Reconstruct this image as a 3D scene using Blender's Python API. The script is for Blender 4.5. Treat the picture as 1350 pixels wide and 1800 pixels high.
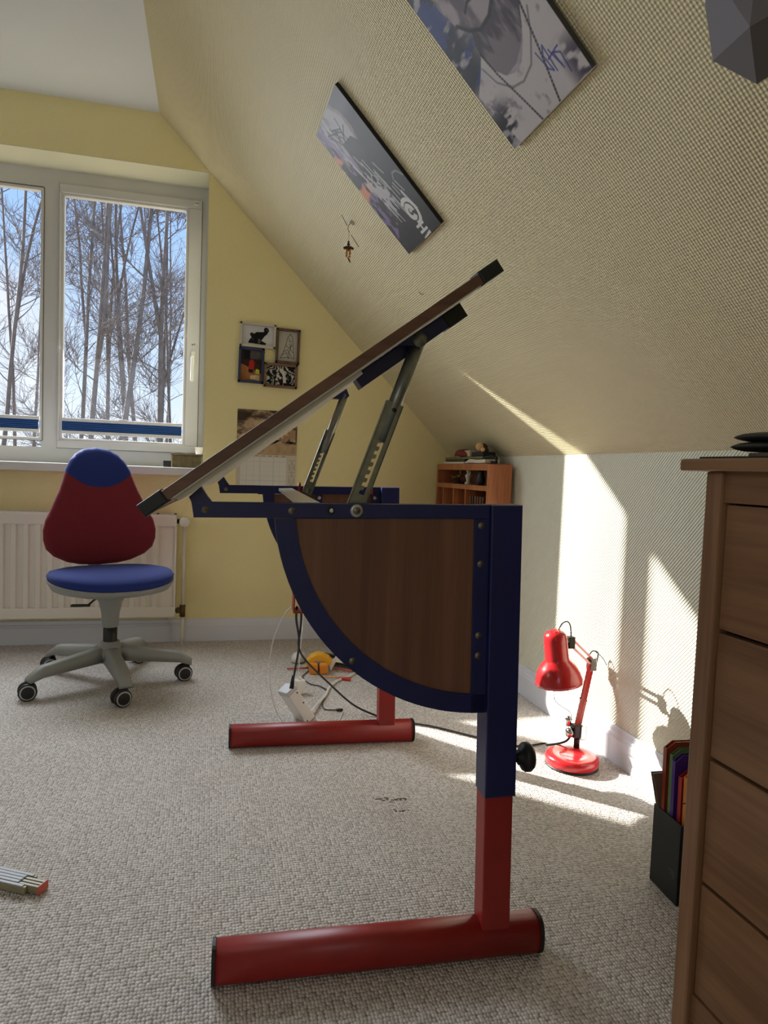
import bpy, bmesh, math, random
import numpy as np
from mathutils import Vector, Matrix

for o in list(bpy.data.objects):
    bpy.data.objects.remove(o, do_unlink=True)
S = bpy.context.scene
COL = S.collection
random.seed(7)
R = math.radians

# ------------------------------------------------------------------ camera
CAM_H = 0.88
F_PX = 1212.9
pitch, roll, yaw = R(3.375), R(2.202), R(14.19)
cd = bpy.data.cameras.new('camera')
cam = bpy.data.objects.new('camera', cd)
COL.objects.link(cam)
fw0 = Vector((math.sin(yaw), math.cos(yaw), 0)); rt0 = Vector((math.cos(yaw), -math.sin(yaw), 0)); up0 = Vector((0, 0, 1))
fw = fw0 * math.cos(pitch) - up0 * math.sin(pitch)
uu = up0 * math.cos(pitch) + fw0 * math.sin(pitch)
rt = rt0 * math.cos(roll) + uu * math.sin(roll)
up = uu * math.cos(roll) - rt0 * math.sin(roll)
m = Matrix((rt, up, -fw)).transposed().to_4x4()
m.translation = Vector((0, 0, CAM_H))
cam.matrix_world = m
cd.sensor_fit = 'VERTICAL'
cd.sensor_height = 36.0
cd.lens = F_PX * 36.0 / 1800.0
cd.clip_start = 0.02
cd.clip_end = 300
S.camera = cam

# ------------------------------------------------------------------ world, sun, exposure
S.view_settings.view_transform = 'Standard'
S.view_settings.look = 'None'
S.view_settings.gamma = 1.0
S.view_settings.exposure = 0.3
S.view_settings.use_curve_mapping = False

W = bpy.data.worlds.new('sky')
S.world = W
W.use_nodes = True
nt = W.node_tree
nt.nodes.clear()
tc = nt.nodes.new('ShaderNodeTexCoord')
sx = nt.nodes.new('ShaderNodeSeparateXYZ')
cr = nt.nodes.new('ShaderNodeValToRGB')
cr.color_ramp.elements[0].position = 0.0; cr.color_ramp.elements[0].color = (0.84, 0.90, 0.98, 1)
cr.color_ramp.elements[1].position = 0.55; cr.color_ramp.elements[1].color = (0.20, 0.40, 0.85, 1)
e = cr.color_ramp.elements.new(0.12); e.color = (0.60, 0.75, 0.98, 1)
e = cr.color_ramp.elements.new(0.30); e.color = (0.36, 0.57, 0.95, 1)
nz = nt.nodes.new('ShaderNodeTexNoise'); nz.inputs['Scale'].default_value = 3.2; nz.inputs['Detail'].default_value = 6
cr2 = nt.nodes.new('ShaderNodeValToRGB')
cr2.color_ramp.elements[0].position = 0.50; cr2.color_ramp.elements[1].position = 0.72
mx = nt.nodes.new('ShaderNodeMixRGB'); mx.inputs[2].default_value = (0.80, 0.84, 0.92, 1)
bg = nt.nodes.new('ShaderNodeBackground'); bg.inputs['Strength'].default_value = 0.98
ow = nt.nodes.new('ShaderNodeOutputWorld')
L = nt.links.new
L(tc.outputs['Generated'], sx.inputs[0]); L(sx.outputs['Z'], cr.inputs[0])
L(tc.outputs['Generated'], nz.inputs['Vector']); L(nz.outputs[0], cr2.inputs[0])
L(cr2.outputs[0], mx.inputs[0]); L(cr.outputs[0], mx.inputs[1]); L(mx.outputs[0], bg.inputs[0]); L(bg.outputs[0], ow.inputs[0])

SUN_DIR = Vector((1, -0.955, -0.711)).normalized()
sd = bpy.data.lights.new('sun', 'SUN')
sd.energy = 14.0
sd.angle = R(0.75)
sd.color = (1.0, 0.955, 0.88)
so = bpy.data.objects.new('sun', sd)
COL.objects.link(so)
so.rotation_euler = SUN_DIR.to_track_quat('-Z', 'Y').to_euler()
so.location = (-6, 9, 6)

REAR_W = 6.0
ad = bpy.data.lights.new('rear_fill_light', 'AREA')  # unseen fill light, added behind the viewer to brighten the room
ad.shape = 'RECTANGLE'; ad.size = 1.5; ad.size_y = 1.2; ad.energy = REAR_W; ad.color = (0.97, 0.98, 1.0)
ao = bpy.data.objects.new('rear_fill_light', ad); COL.objects.link(ao)
ao.location = (-1.6, -1.86, 1.55)
ao.rotation_euler = (R(90), 0, 0)
ao.rotation_euler = Vector((0, 1, 0)).to_track_quat('-Z', 'Y').to_euler()

# unseen area light added in the gable window opening to boost the daylight
wd = bpy.data.lights.new('window_fill_light', 'AREA')
wd.shape = 'RECTANGLE'; wd.size = 1.30; wd.size_y = 1.05; wd.energy = 22.0; wd.color = (0.86, 0.93, 1.0); wd.spread = R(125)
wo = bpy.data.objects.new('window_fill_light', wd); COL.objects.link(wo)
wo.location = (-0.72, 3.64, 1.56)
wo.rotation_euler = Vector((0.12, -1, -0.66)).to_track_quat('-Z', 'Y').to_euler()
# unseen fill light added under the left slope (outside the frame)
rd = bpy.data.lights.new('roof_fill_light', 'AREA')
rd.shape = 'RECTANGLE'; rd.size = 1.2; rd.size_y = 1.0; rd.energy = 5.5; rd.color = (0.95, 0.98, 1.0)
ro_ = bpy.data.objects.new('roof_fill_light', rd); COL.objects.link(ro_)
ro_.location = (-3.12, 1.9, 1.80)
ro_.rotation_euler = Vector((0.713, 0, -0.701)).to_track_quat('-Z', 'Y').to_euler()

# ------------------------------------------------------------------ helpers
def lin(c):
    r = []
    for v in c[:3]:
        v = v / 255.0
        r.append(v / 12.92 if v <= 0.04045 else ((v + 0.055) / 1.055) ** 2.4)
    return tuple(r)

MATS = {}
def mat(name, col, rough=0.5, metal=0.0, var=0.0, vscale=40.0, bump=0.0, bscale=200.0, spec=0.5, sheen=0.0, coat=0.0, trans=0.0):
    """col in sRGB 0-255; principled material with noise colour variation and fine noise relief"""
    if name in MATS: return MATS[name]
    M = bpy.data.materials.new(name); M.use_nodes = True
    n = M.node_tree.nodes; l = M.node_tree.links.new
    p = n['Principled BSDF']
    c = lin(col)
    p.inputs['Base Color'].default_value = (*c, 1)
    p.inputs['Roughness'].default_value = rough
    p.inputs['Metallic'].default_value = metal
    p.inputs['Specular IOR Level'].default_value = spec
    p.inputs['Coat Weight'].default_value = coat
    p.inputs['Sheen Weight'].default_value = sheen
    p.inputs['Transmission Weight'].default_value = trans
    tcn = n.new('ShaderNodeTexCoord')
    if var > 0:
        t = n.new('ShaderNodeTexNoise'); t.inputs['Scale'].default_value = vscale; t.inputs['Detail'].default_value = 4
        l(tcn.outputs['Object'], t.inputs['Vector'])
        r_ = n.new('ShaderNodeValToRGB')
        r_.color_ramp.elements[0].position = 0.3; r_.color_ramp.elements[1].position = 0.7
        r_.color_ramp.elements[0].color = (*[max(0, v * (1 - var)) for v in c], 1)
        r_.color_ramp.elements[1].color = (*[min(1, v * (1 + var)) for v in c], 1)
        l(t.outputs[0], r_.inputs[0]); l(r_.outputs[0], p.inputs['Base Color'])
    if bump > 0:
        t2 = n.new('ShaderNodeTexNoise'); t2.inputs['Scale'].default_value = bscale; t2.inputs['Detail'].default_value = 3
        l(tcn.outputs['Object'], t2.inputs['Vector'])
        b = n.new('ShaderNodeBump'); b.inputs['Strength'].default_value = bump; b.inputs['Distance'].default_value = 0.001
        l(t2.outputs[0], b.inputs['Height']); l(b.outputs[0], p.inputs['Normal'])
    MATS[name] = M
    return M

def nmath(n, l, op, a, b=None):
    x = n.new('ShaderNodeMath'); x.operation = op
    for i, v in enumerate((a, b)):
        if v is None: continue
        if isinstance(v, (int, float)): x.inputs[i].default_value = v
        else: l(v, x.inputs[i])
    return x.outputs[0]

def wood(name, c1, c2, axis='Z', scale=9.0, stretch=0.06, rough=0.45, coat=0.0, fine=90.0):
    """grain running along axis"""
    if name in MATS: return MATS[name]
    M = bpy.data.materials.new(name); M.use_nodes = True
    n = M.node_tree.nodes; l = M.node_tree.links.new
    p = n['Principled BSDF']; p.inputs['Roughness'].default_value = rough; p.inputs['Coat Weight'].default_value = coat
    tcn = n.new('ShaderNodeTexCoord'); mp = n.new('ShaderNodeMapping')
    s = [1.0, 1.0, 1.0]; s['XYZ'.index(axis)] = stretch
    mp.inputs['Scale'].default_value = s
    l(tcn.outputs['Object'], mp.inputs['Vector'])
    t1 = n.new('ShaderNodeTexNoise'); t1.inputs['Scale'].default_value = scale; t1.inputs['Detail'].default_value = 5; t1.inputs['Distortion'].default_value = 0.6
    t2 = n.new('ShaderNodeTexNoise'); t2.inputs['Scale'].default_value = fine; t2.inputs['Detail'].default_value = 3
    l(mp.outputs[0], t1.inputs['Vector']); l(mp.outputs[0], t2.inputs['Vector'])
    a = nmath(n, l, 'ADD', nmath(n, l, 'MULTIPLY', t1.outputs[0], 0.55), nmath(n, l, 'MULTIPLY', t2.outputs[0], 0.45))
    r_ = n.new('ShaderNodeValToRGB'); r_.color_ramp.elements[0].position = 0.38; r_.color_ramp.elements[1].position = 0.62
    r_.color_ramp.elements[0].color = (*lin(c1), 1); r_.color_ramp.elements[1].color = (*lin(c2), 1)
    l(a, r_.inputs[0]); l(r_.outputs[0], p.inputs['Base Color'])
    b = n.new('ShaderNodeBump'); b.inputs['Strength'].default_value = 0.15; b.inputs['Distance'].default_value = 0.0006
    l(t2.outputs[0], b.inputs['Height']); l(b.outputs[0], p.inputs['Normal'])
    MATS[name] = M
    return M

def wallpaper(name, col, kind, pitch, depth, strength=1.0):
    """embossed wallpaper. kind: 'dots_slope' raised studs on the slope, 'weave_x' / 'weave_y' diagonal weave on walls facing x / y"""
    M = bpy.data.materials.new(name); M.use_nodes = True
    n = M.node_tree.nodes; l = M.node_tree.links.new
    p = n['Principled BSDF']; p.inputs['Roughness'].default_value = 0.62; p.inputs['Specular IOR Level'].default_value = 0.3
    tcn = n.new('ShaderNodeTexCoord'); sp = n.new('ShaderNodeSeparateXYZ'); l(tcn.outputs['Object'], sp.inputs[0])
    X, Y, Z = sp.outputs
    k = 2 * math.pi / pitch
    if kind == 'dots_slope':
        s = nmath(n, l, 'MULTIPLY', nmath(n, l, 'SUBTRACT', Z, X), 0.7071)
        a = nmath(n, l, 'SINE', nmath(n, l, 'MULTIPLY', Y, k)); b = nmath(n, l, 'SINE', nmath(n, l, 'MULTIPLY', s, k))
        h = nmath(n, l, 'ADD', a, b)
    else:
        u_ = Y if kind == 'weave_x' else X
        d1 = nmath(n, l, 'SINE', nmath(n, l, 'MULTIPLY', nmath(n, l, 'SUBTRACT', Z, u_) if kind == 'weave_y' else nmath(n, l, 'ADD', Z, u_), k * 0.7071))
        d2 = nmath(n, l, 'SINE', nmath(n, l, 'MULTIPLY', nmath(n, l, 'ADD', Z, u_) if kind == 'weave_y' else nmath(n, l, 'SUBTRACT', Z, u_), k * 0.5))
        h = nmath(n, l, 'ADD', d1, nmath(n, l, 'MULTIPLY', d2, 0.55))
    nzz = n.new('ShaderNodeTexNoise'); nzz.inputs['Scale'].default_value = 1.3; nzz.inputs['Detail'].default_value = 3
    l(tcn.outputs['Object'], nzz.inputs['Vector'])
    r_ = n.new('ShaderNodeValToRGB'); c = lin(col)
    r_.color_ramp.elements[0].position = 0.3; r_.color_ramp.elements[1].position = 0.7
    r_.color_ramp.elements[0].color = (*[v * 0.95 for v in c], 1); r_.color_ramp.elements[1].color = (*[min(1, v * 1.04) for v in c], 1)
    l(nzz.outputs[0], r_.inputs[0]); l(r_.outputs[0], p.inputs['Base Color'])
    bm_ = n.new('ShaderNodeBump'); bm_.inputs['Strength'].default_value = strength; bm_.inputs['Distance'].default_value = depth
    l(h, bm_.inputs['Height']); l(bm_.outputs[0], p.inputs['Normal'])
    MATS[name] = M
    return M

class MB:
    """collects geometry, then links it as one mesh object"""
    def __init__(s): s.bm = bmesh.new()
    def _xf(s, vs, M):
        if M is not None: bmesh.ops.transform(s.bm, matrix=M, verts=vs)
    def box(s, lo, hi, bev=0.0, seg=2, M=None):
        c = [(a + b) / 2 for a, b in zip(lo, hi)]; d = [abs(b - a) for a, b in zip(lo, hi)]
        r = bmesh.ops.create_cube(s.bm, size=1.0)
        vs = r['verts']
        bmesh.ops.scale(s.bm, vec=d, verts=vs); bmesh.ops.translate(s.bm, vec=c, verts=vs)
        if bev > 0:
            es = list({e for v in vs for e in v.link_edges})
            rr = bmesh.ops.bevel(s.bm, geom=es, offset=min(bev, min(d) * 0.45), segments=seg, profile=0.6, affect='EDGES')
            vs = list({v for f in rr['faces'] for v in f.verts} | {v for v in vs if v.is_valid})
        s._xf(vs, M); return s
    def prism(s, pts, lo, hi, axis='y', bev=0.0, M=None):
        """polygon pts extruded along axis from lo to hi. axis y: pts=(x,z); z: (x,y); x: (y,z)"""
        def mk(p, t):
            return {'y': (p[0], t, p[1]), 'z': (p[0], p[1], t), 'x': (t, p[0], p[1])}[axis]
        a = [s.bm.verts.new(mk(p, lo)) for p in pts]; b = [s.bm.verts.new(mk(p, hi)) for p in pts]
        n = len(pts); fs = [s.bm.faces.new(a), s.bm.faces.new(b[::-1])]
        for i in range(n): fs.append(s.bm.faces.new((a[i], b[i], b[(i + 1) % n], a[(i + 1) % n])))
        vs = a + b
        if bev > 0:
            es = [e for f in fs[:2] for e in f.edges]
            rr = bmesh.ops.bevel(s.bm, geom=es, offset=bev, segments=2, profile=0.6, affect='EDGES')
            vs = list({v for f in rr['faces'] for v in f.verts} | {v for v in vs if v.is_valid})
        s._xf(vs, M); return s
    def strip(s, outer, inner, lo, hi, axis='y', M=None):
        """closed band between two point loops of equal length (open strip), extruded"""
        def mk(p, t):
            return {'y': (p[0], t, p[1]), 'z': (p[0], p[1], t), 'x': (t, p[0], p[1])}[axis]
        g = [[s.bm.verts.new(mk(p, t)) for p in pp] for t in (lo, hi) for pp in (outer, inner)]
        n = len(outer)
        for i in range(n - 1):
            s.bm.faces.new((g[0][i], g[0][i + 1], g[1][i + 1], g[1][i]))
            s.bm.faces.new((g[2][i], g[3][i], g[3][i + 1], g[2][i + 1]))
            s.bm.faces.new((g[0][i], g[2][i], g[2][i + 1], g[0][i + 1]))
            s.bm.faces.new((g[1][i], g[1][i + 1], g[3][i + 1], g[3][i]))
        for i in (0, n - 1): s.bm.faces.new((g[0][i], g[1][i], g[3][i], g[2][i]))
        s._xf([v for q in g for v in q], M); return s
    def tube(s, pts, r, seg=8, cap=True, M=None):
        """tube along pts; r number or list"""
        pts = [Vector(p) for p in pts]; n = len(pts)
        rs = r if isinstance(r, (list, tuple)) else [r] * n
        rings = []
        t0 = (pts[1] - pts[0]).normalized()
        ref = Vector((0, 0, 1)) if abs(t0.z) < 0.9 else Vector((1, 0, 0))
        u_ = t0.cross(ref).normalized()
        for i, p in enumerate(pts):
            t = (pts[min(i + 1, n - 1)] - pts[max(i - 1, 0)]).normalized()
            u_ = (u_ - t * u_.dot(t)).normalized(); v_ = t.cross(u_)
            rings.append([s.bm.verts.new(p + (u_ * math.cos(2 * math.pi * k / seg) + v_ * math.sin(2 * math.pi * k / seg)) * rs[i]) for k in range(seg)])
        for i in range(n - 1):
            for k in range(seg):
                f = s.bm.faces.new((rings[i][k], rings[i][(k + 1) % seg], rings[i + 1][(k + 1) % seg], rings[i + 1][k])); f.smooth = seg > 5
        if cap:
            s.bm.faces.new(rings[0][::-1]); s.bm.faces.new(rings[-1])
        s._xf([v for q in rings for v in q], M); return s
    def lathe(s, prof, seg=24, M=None, smooth=True):
        """profile (r,z) turned round z"""
        rings = []; vs = []
        for r_, z in prof:
            if r_ < 1e-6: ring = [s.bm.verts.new((0, 0, z))]
            else: ring = [s.bm.verts.new((r_ * math.cos(2 * math.pi * k / seg), r_ * math.sin(2 * math.pi * k / seg), z)) for k in range(seg)]
            rings.append(ring); vs += ring
        for a, b in zip(rings, rings[1:]):
            for k in range(seg):
                k2 = (k + 1) % seg
                if len(a) == 1 and len(b) == 1: continue
                if len(a) == 1: f = s.bm.faces.new((a[0], b[k2], b[k]))
                elif len(b) == 1: f = s.bm.faces.new((a[k], a[k2], b[0]))
                else: f = s.bm.faces.new((a[k], a[k2], b[k2], b[k]))
                f.smooth = smooth
        s._xf(vs, M); return s
    def loft(s, rings, cap=True, smooth=True, M=None):
        g = [[s.bm.verts.new(p) for p in r_] for r_ in rings]; n = len(g[0])
        for a, b in zip(g, g[1:]):
            for k in range(n):
                f = s.bm.faces.new((a[k], a[(k + 1) % n], b[(k + 1) % n], b[k])); f.smooth = smooth
        if cap:
            f = s.bm.faces.new(g[0][::-1]); f.smooth = smooth; f = s.bm.faces.new(g[-1]); f.smooth = smooth
        s._xf([v for q in g for v in q], M); return s
    def quad(s, pts):
        s.bm.faces.new([s.bm.verts.new(p) for p in pts]); return s
    def build(s, name, material, parent=None, M=None, smooth=None, recalc=True):
        if M is not None: bmesh.ops.transform(s.bm, matrix=M, verts=s.bm.verts)
        if recalc: bmesh.ops.recalc_face_normals(s.bm, faces=s.bm.faces)
        me = bpy.data.meshes.new(name); s.bm.to_mesh(me); s.bm.free()
        if smooth:
            for p in me.polygons: p.use_smooth = True
        me.materials.append(material)
        o = bpy.data.objects.new(name, me); COL.objects.link(o)
        if parent is not None: o.parent = parent
        return o

def tag(o, label=None, cat=None, group=None, kind=None):
    if label: o['label'] = label
    if cat: o['category'] = cat
    if group: o['group'] = group
    if kind: o['kind'] = kind
    return o

def thing(name, label, cat, loc=(0, 0, 0), rz=0.0, group=None):
    o = bpy.data.objects.new(name, None); COL.objects.link(o)
    o.location = loc; o.rotation_euler = (0, 0, rz); o.empty_display_size = 0.05
    return tag(o, label, cat, group)

def copy_tree(o, parent=None):
    c = o.copy(); COL.objects.link(c); c.parent = parent
    for ch in list(o.children): copy_tree(ch, c)
    return c

def share(o, parent, M):
    """copy of a part sharing mesh data"""
    c = o.copy(); COL.objects.link(c); c.parent = parent; c.matrix_local = M
    return c

def T(x, y, z): return Matrix.Translation((x, y, z))
def RZ(a): return Matrix.Rotation(a, 4, 'Z')
def RX(a): return Matrix.Rotation(a, 4, 'X')
def RY(a): return Matrix.Rotation(a, 4, 'Y')
def align(a, b):
    """matrix that takes +Z unit axis to the direction a->b with origin a"""
    a = Vector(a); b = Vector(b)
    return Matrix.Translation(a) @ (b - a).to_track_quat('Z', 'Y').to_matrix().to_4x4()

# picture as a fine coloured sheet: colours computed per vertex (flat print)
def sheet(name, w, h, nx, ny, fn, parent, M, rough=0.5):
    U, V = np.meshgrid((np.arange(nx + 1)) / nx, (np.arange(ny + 1)) / ny)
    col = np.clip(fn(U, V), 0, 255) / 255.0
    col = np.where(col <= 0.04045, col / 12.92, ((col + 0.055) / 1.055) ** 2.4)
    co = np.zeros(((nx + 1) * (ny + 1), 3)); co[:, 0] = U.ravel() * w; co[:, 1] = V.ravel() * h
    i = np.arange(nx)[None, :] + np.arange(ny)[:, None] * (nx + 1); i = i.ravel()
    q = np.stack([i, i + 1, i + nx + 2, i + nx + 1], 1)
    me = bpy.data.meshes.new(name); me.from_pydata(co.tolist(), [], q.tolist())
    at = me.color_attributes.new('print', 'FLOAT_COLOR', 'POINT')
    at.data.foreach_set('color', np.concatenate([col.reshape(-1, 3), np.ones((co.shape[0], 1))], 1).ravel().astype(np.float32))
    key = 'print_%g' % rough
    if key not in MATS:
        Mm = bpy.data.materials.new(key); Mm.use_nodes = True
        n = Mm.node_tree.nodes; p = n['Principled BSDF']; p.inputs['Roughness'].default_value = rough; p.inputs['Specular IOR Level'].default_value = 0.15
        a = n.new('ShaderNodeVertexColor'); a.layer_name = 'print'
        Mm.node_tree.links.new(a.outputs[0], p.inputs['Base Color']); MATS[key] = Mm
    me.materials.append(MATS[key])
    o = bpy.data.objects.new(name, me); COL.objects.link(o); o.parent = parent; o.matrix_local = M
    return o

def vnoise(U, V, sx_, sy_, seed, octv=4):
    rng = np.random.RandomState(seed); out = 0; amp = 1; tot = 0
    for k in range(octv):
        g = rng.rand(int(sy_ * 2 ** k) + 3, int(sx_ * 2 ** k) + 3)
        x = U * sx_ * 2 ** k; y = V * sy_ * 2 ** k
        x0 = x.astype(int); y0 = y.astype(int); fx = x - x0; fy = y - y0
        fx = fx * fx * (3 - 2 * fx); fy = fy * fy * (3 - 2 * fy)
        v = (g[y0, x0] * (1 - fx) + g[y0, x0 + 1] * fx) * (1 - fy) + (g[y0 + 1, x0] * (1 - fx) + g[y0 + 1, x0 + 1] * fx) * fy
        out = out + v * amp; tot += amp; amp *= 0.55
    return out / tot
def sstep(a, b, x):
    t = np.clip((x - a) / (b - a), 0, 1); return t * t * (3 - 2 * t)
def over(c, col, a):
    return c * (1 - a[..., None]) + np.array(col, float) * a[..., None]
def segd(U, V, pts, asp=1.0):
    d = np.full(U.shape, 9.0)
    for (x0, y0), (x1, y1) in zip(pts, pts[1:]):
        ax, ay, bx, by = x0, y0 * asp, x1, y1 * asp
        L2 = (bx - ax) ** 2 + (by - ay) ** 2 + 1e-9
        t = np.clip(((U - ax) * (bx - ax) + (V * asp - ay) * (by - ay)) / L2, 0, 1)
        d = np.minimum(d, np.hypot(U - ax - t * (bx - ax), V * asp - ay - t * (by - ay)))
    return d
def inpoly(U, V, pts):
    r_ = np.zeros(U.shape, bool); n = len(pts); j = n - 1
    for i in range(n):
        xi, yi = pts[i]; xj, yj = pts[j]
        c = ((yi > V) != (yj > V)) & (U < (xj - xi) * (V - yi) / (yj - yi + 1e-12) + xi)
        r_ ^= c; j = i
    return r_.astype(float)

# ------------------------------------------------------------------ dimensions of the room
G = 3.525          # gable wall (window wall) plane
K = 1.255          # knee wall plane (right)
FZ = 0.965         # fold height knee wall / slope
CZ = 2.523         # flat ceiling height
CX = -0.272        # where slope meets the flat ceiling
LX = -2.45         # left end of flat ceiling
LK = -3.98         # left knee wall
BY = -1.9          # rear gable
WX0, WX1, WZ0, WZ1 = -1.40, -0.038, 0.86, 2.281   # window opening
FY = 3.735         # window frame front plane
SL = math.atan2(CZ - FZ, K - CX)
sdir = Vector((-math.cos(SL), 0, math.sin(SL)))     # up the slope
snor = Vector((-math.sin(SL), 0, -math.cos(SL)))    # slope normal, into the room

M_gable = wallpaper('yellow_wallpaper_gable', (240, 226, 168), 'weave_y', 0.0075, 0.00025)
M_slope = wallpaper('yellow_wallpaper_slope', (227, 215, 177), 'dots_slope', 0.0072, 0.0008)
M_knee = wallpaper('cream_wallpaper_knee', (228, 226, 204), 'weave_x', 0.0085, 0.0010)
M_ceil = mat('white_ceiling_paint', (232, 235, 240), 0.8, bump=0.2, bscale=250)
M_white = mat('white_gloss_paint', (222, 220, 212), 0.35, var=0.03, vscale=6)
M_upvc = mat('white_plastic_window', (204, 202, 198), 0.3, var=0.02, vscale=5)
M_trim = mat('white_skirting', (216, 218, 224), 0.35)

# carpet
def carpet():
    M = bpy.data.materials.new('beige_loop_carpet'); M.use_nodes = True
    n = M.node_tree.nodes; l = M.node_tree.links.new
    p = n['Principled BSDF']; p.inputs['Roughness'].default_value = 0.95; p.inputs['Specular IOR Level'].default_value = 0.1
    p.inputs['Sheen Weight'].default_value = 0.15
    tcn = n.new('ShaderNodeTexCoord'); mp = n.new('ShaderNodeMapping')
    mp.inputs['Scale'].default_value = (1.0, 0.72, 1.0)
    l(tcn.outputs['Object'], mp.inputs['Vector'])
    v = n.new('ShaderNodeTexVoronoi'); v.voronoi_dimensions = '2D'; v.inputs['Scale'].default_value = 165; v.inputs['Randomness'].default_value = 0.38
    l(mp.outputs[0], v.inputs['Vector'])
    n1 = n.new('ShaderNodeTexNoise'); n1.inputs['Scale'].default_value = 2.2; n1.inputs['Detail'].default_value = 4
    l(tcn.outputs['Object'], n1.inputs['Vector'])
    n2 = n.new('ShaderNodeTexNoise'); n2.inputs['Scale'].default_value = 420; n2.inputs['Detail'].default_value = 2
    l(tcn.outputs['Object'], n2.inputs['Vector'])
    sp = n.new('ShaderNodeSeparateColor'); l(v.outputs['Color'], sp.inputs[0])
    a = nmath(n, l, 'ADD', nmath(n, l, 'MULTIPLY', sp.outputs[0], 0.55), nmath(n, l, 'MULTIPLY', n1.outputs[0], 0.45))
    r_ = n.new('ShaderNodeValToRGB')
    r_.color_ramp.elements[0].position = 0.25; r_.color_ramp.elements[0].color = (*lin((190, 182, 174)), 1)
    r_.color_ramp.elements[1].position = 0.75; r_.color_ramp.elements[1].color = (*lin((222, 215, 209)), 1)
    l(a, r_.inputs[0])
    # shade between the loops, put into the colour
    r2 = n.new('ShaderNodeValToRGB')
    r2.color_ramp.elements[0].position = 0.40; r2.color_ramp.elements[0].color = (1, 1, 1, 1)
    r2.color_ramp.elements[1].position = 0.72; r2.color_ramp.elements[1].color = (0.34, 0.31, 0.28, 1)
    l(v.outputs['Distance'], r2.inputs[0])
    mm = n.new('ShaderNodeMixRGB'); mm.blend_type = 'MULTIPLY'; mm.inputs[0].default_value = 1.0
    l(r_.outputs[0], mm.inputs[1]); l(r2.outputs[0], mm.inputs[2]); l(mm.outputs[0], p.inputs['Base Color'])
    h = nmath(n, l, 'SUBTRACT', nmath(n, l, 'MULTIPLY', n2.outputs[0], 0.25), v.outputs['Distance'])
    b = n.new('ShaderNodeBump'); b.inputs['Strength'].default_value = 1.0; b.inputs['Distance'].default_value = 0.0035
    l(h, b.inputs['Height']); l(b.outputs[0], p.inputs['Normal'])
    return M
M_carpet = carpet()

# ------------------------------------------------------------------ room shell
def struct(name, mb, material, label):
    o = mb.build(name, material); return tag(o, label, name.split('_')[0], kind='structure')

struct('floor', MB().box((LK - 0.2, BY - 0.2, -0.12), (K + 0.2, G + 0.2, 0)), M_carpet, 'beige loop pile carpet covering the attic room floor')
struct('ceiling', MB().box((LX - 0.1, BY - 0.2, CZ), (CX, G + 0.02, CZ + 0.12)), M_ceil, 'flat white ceiling strip above the window wall')
ct, st = 0.12, 0.0
nv = -snor * 0.12
mb = MB()
a0 = Vector((K, 0, FZ)); a1 = Vector((CX, 0, CZ))
mb.prism([(a0.x, a0.z), (a0.x + nv.x, a0.z + nv.z), (a1.x + nv.x, a1.z + nv.z), (a1.x, a1.z)], BY - 0.2, G + 0.02, 'y')
struct('wall_slope', mb, M_slope, 'sloping attic ceiling with embossed pale yellow wallpaper')
struct('wall_right', MB().box((K, BY - 0.2, -0.1), (K + 0.12, G + 0.2, FZ + 0.02)), M_knee, 'low cream knee wall with diagonal weave wallpaper below the slope')
# left half (out of frame)
mb = MB(); mb.prism([(LX, CZ), (LX, CZ + 0.16), (LK - 0.12, FZ), (LK, FZ)], BY - 0.2, G + 0.02, 'y')
struct('wall_left_slope', mb, M_slope, 'sloping attic ceiling on the left side of the room')
struct('wall_left', MB().box((LK - 0.12, BY - 0.2, -0.1), (LK, G + 0.2, FZ + 0.02)), M_knee, 'low knee wall on the left side of the room')

def gable(y0, y1, ox0, ox1, oz0, oz1, name, material, label):
    """gable wall built of solid blocks round a window opening"""
    mb = MB()
    mb.box((LK - 0.1, y0, -0.1), (K + 0.1, y1, oz0))                      # below the window
    mb.box((LK - 0.1, y0, oz0), (ox0, y1, oz1))                            # left
    mb.box((LK - 0.1, y0, oz1), (CX, y1, CZ + 0.1))                        # above
    top = [(ox1, oz0), (K + 0.1, oz0), (K + 0.1, FZ), (K, FZ), (CX + (CZ - oz1) * 0 + 0.0, CZ), (CX, oz1), (ox1, oz1)]
    mb.prism([(ox1, oz0), (K + 0.1, oz0), (K + 0.1, FZ - 0.0), (K, FZ + 0.06), (CX + 0.06, CZ), (CX, CZ), (CX, oz1), (ox1, oz1)], y0, y1, 'y')
    return struct(name, mb, material, label)
gable(G, G + 0.34, WX0, WX1, 0.84, WZ1, 'wall_back', M_gable, 'pale yellow papered gable wall around the window')
gable(BY - 0.3, BY, -2.35, -0.85, 0.95, 2.15, 'wall_front', M_gable, 'gable wall behind the viewer with an added window opening for fill light')

def skirting(name, mb, label): return struct(name, mb, M_trim, label)
prof = [(0, 0), (0.016, 0), (0.016, 0.078), (0.013, 0.084), (0.013, 0.088), (0.009, 0.094), (0.006, 0.108), (0.003, 0.112), (0, 0.112)]
mb = MB(); mb.prism([(G - d, z) for d, z in prof], LK, K, 'x')
skirting('baseboard_back', mb, 'white moulded skirting board along the window wall')
mb = MB(); mb.prism([(K - d, z) for d, z in prof], BY, G - 0.001, 'y')
skirting('baseboard_right', mb, 'white moulded skirting board along the knee wall')

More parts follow.
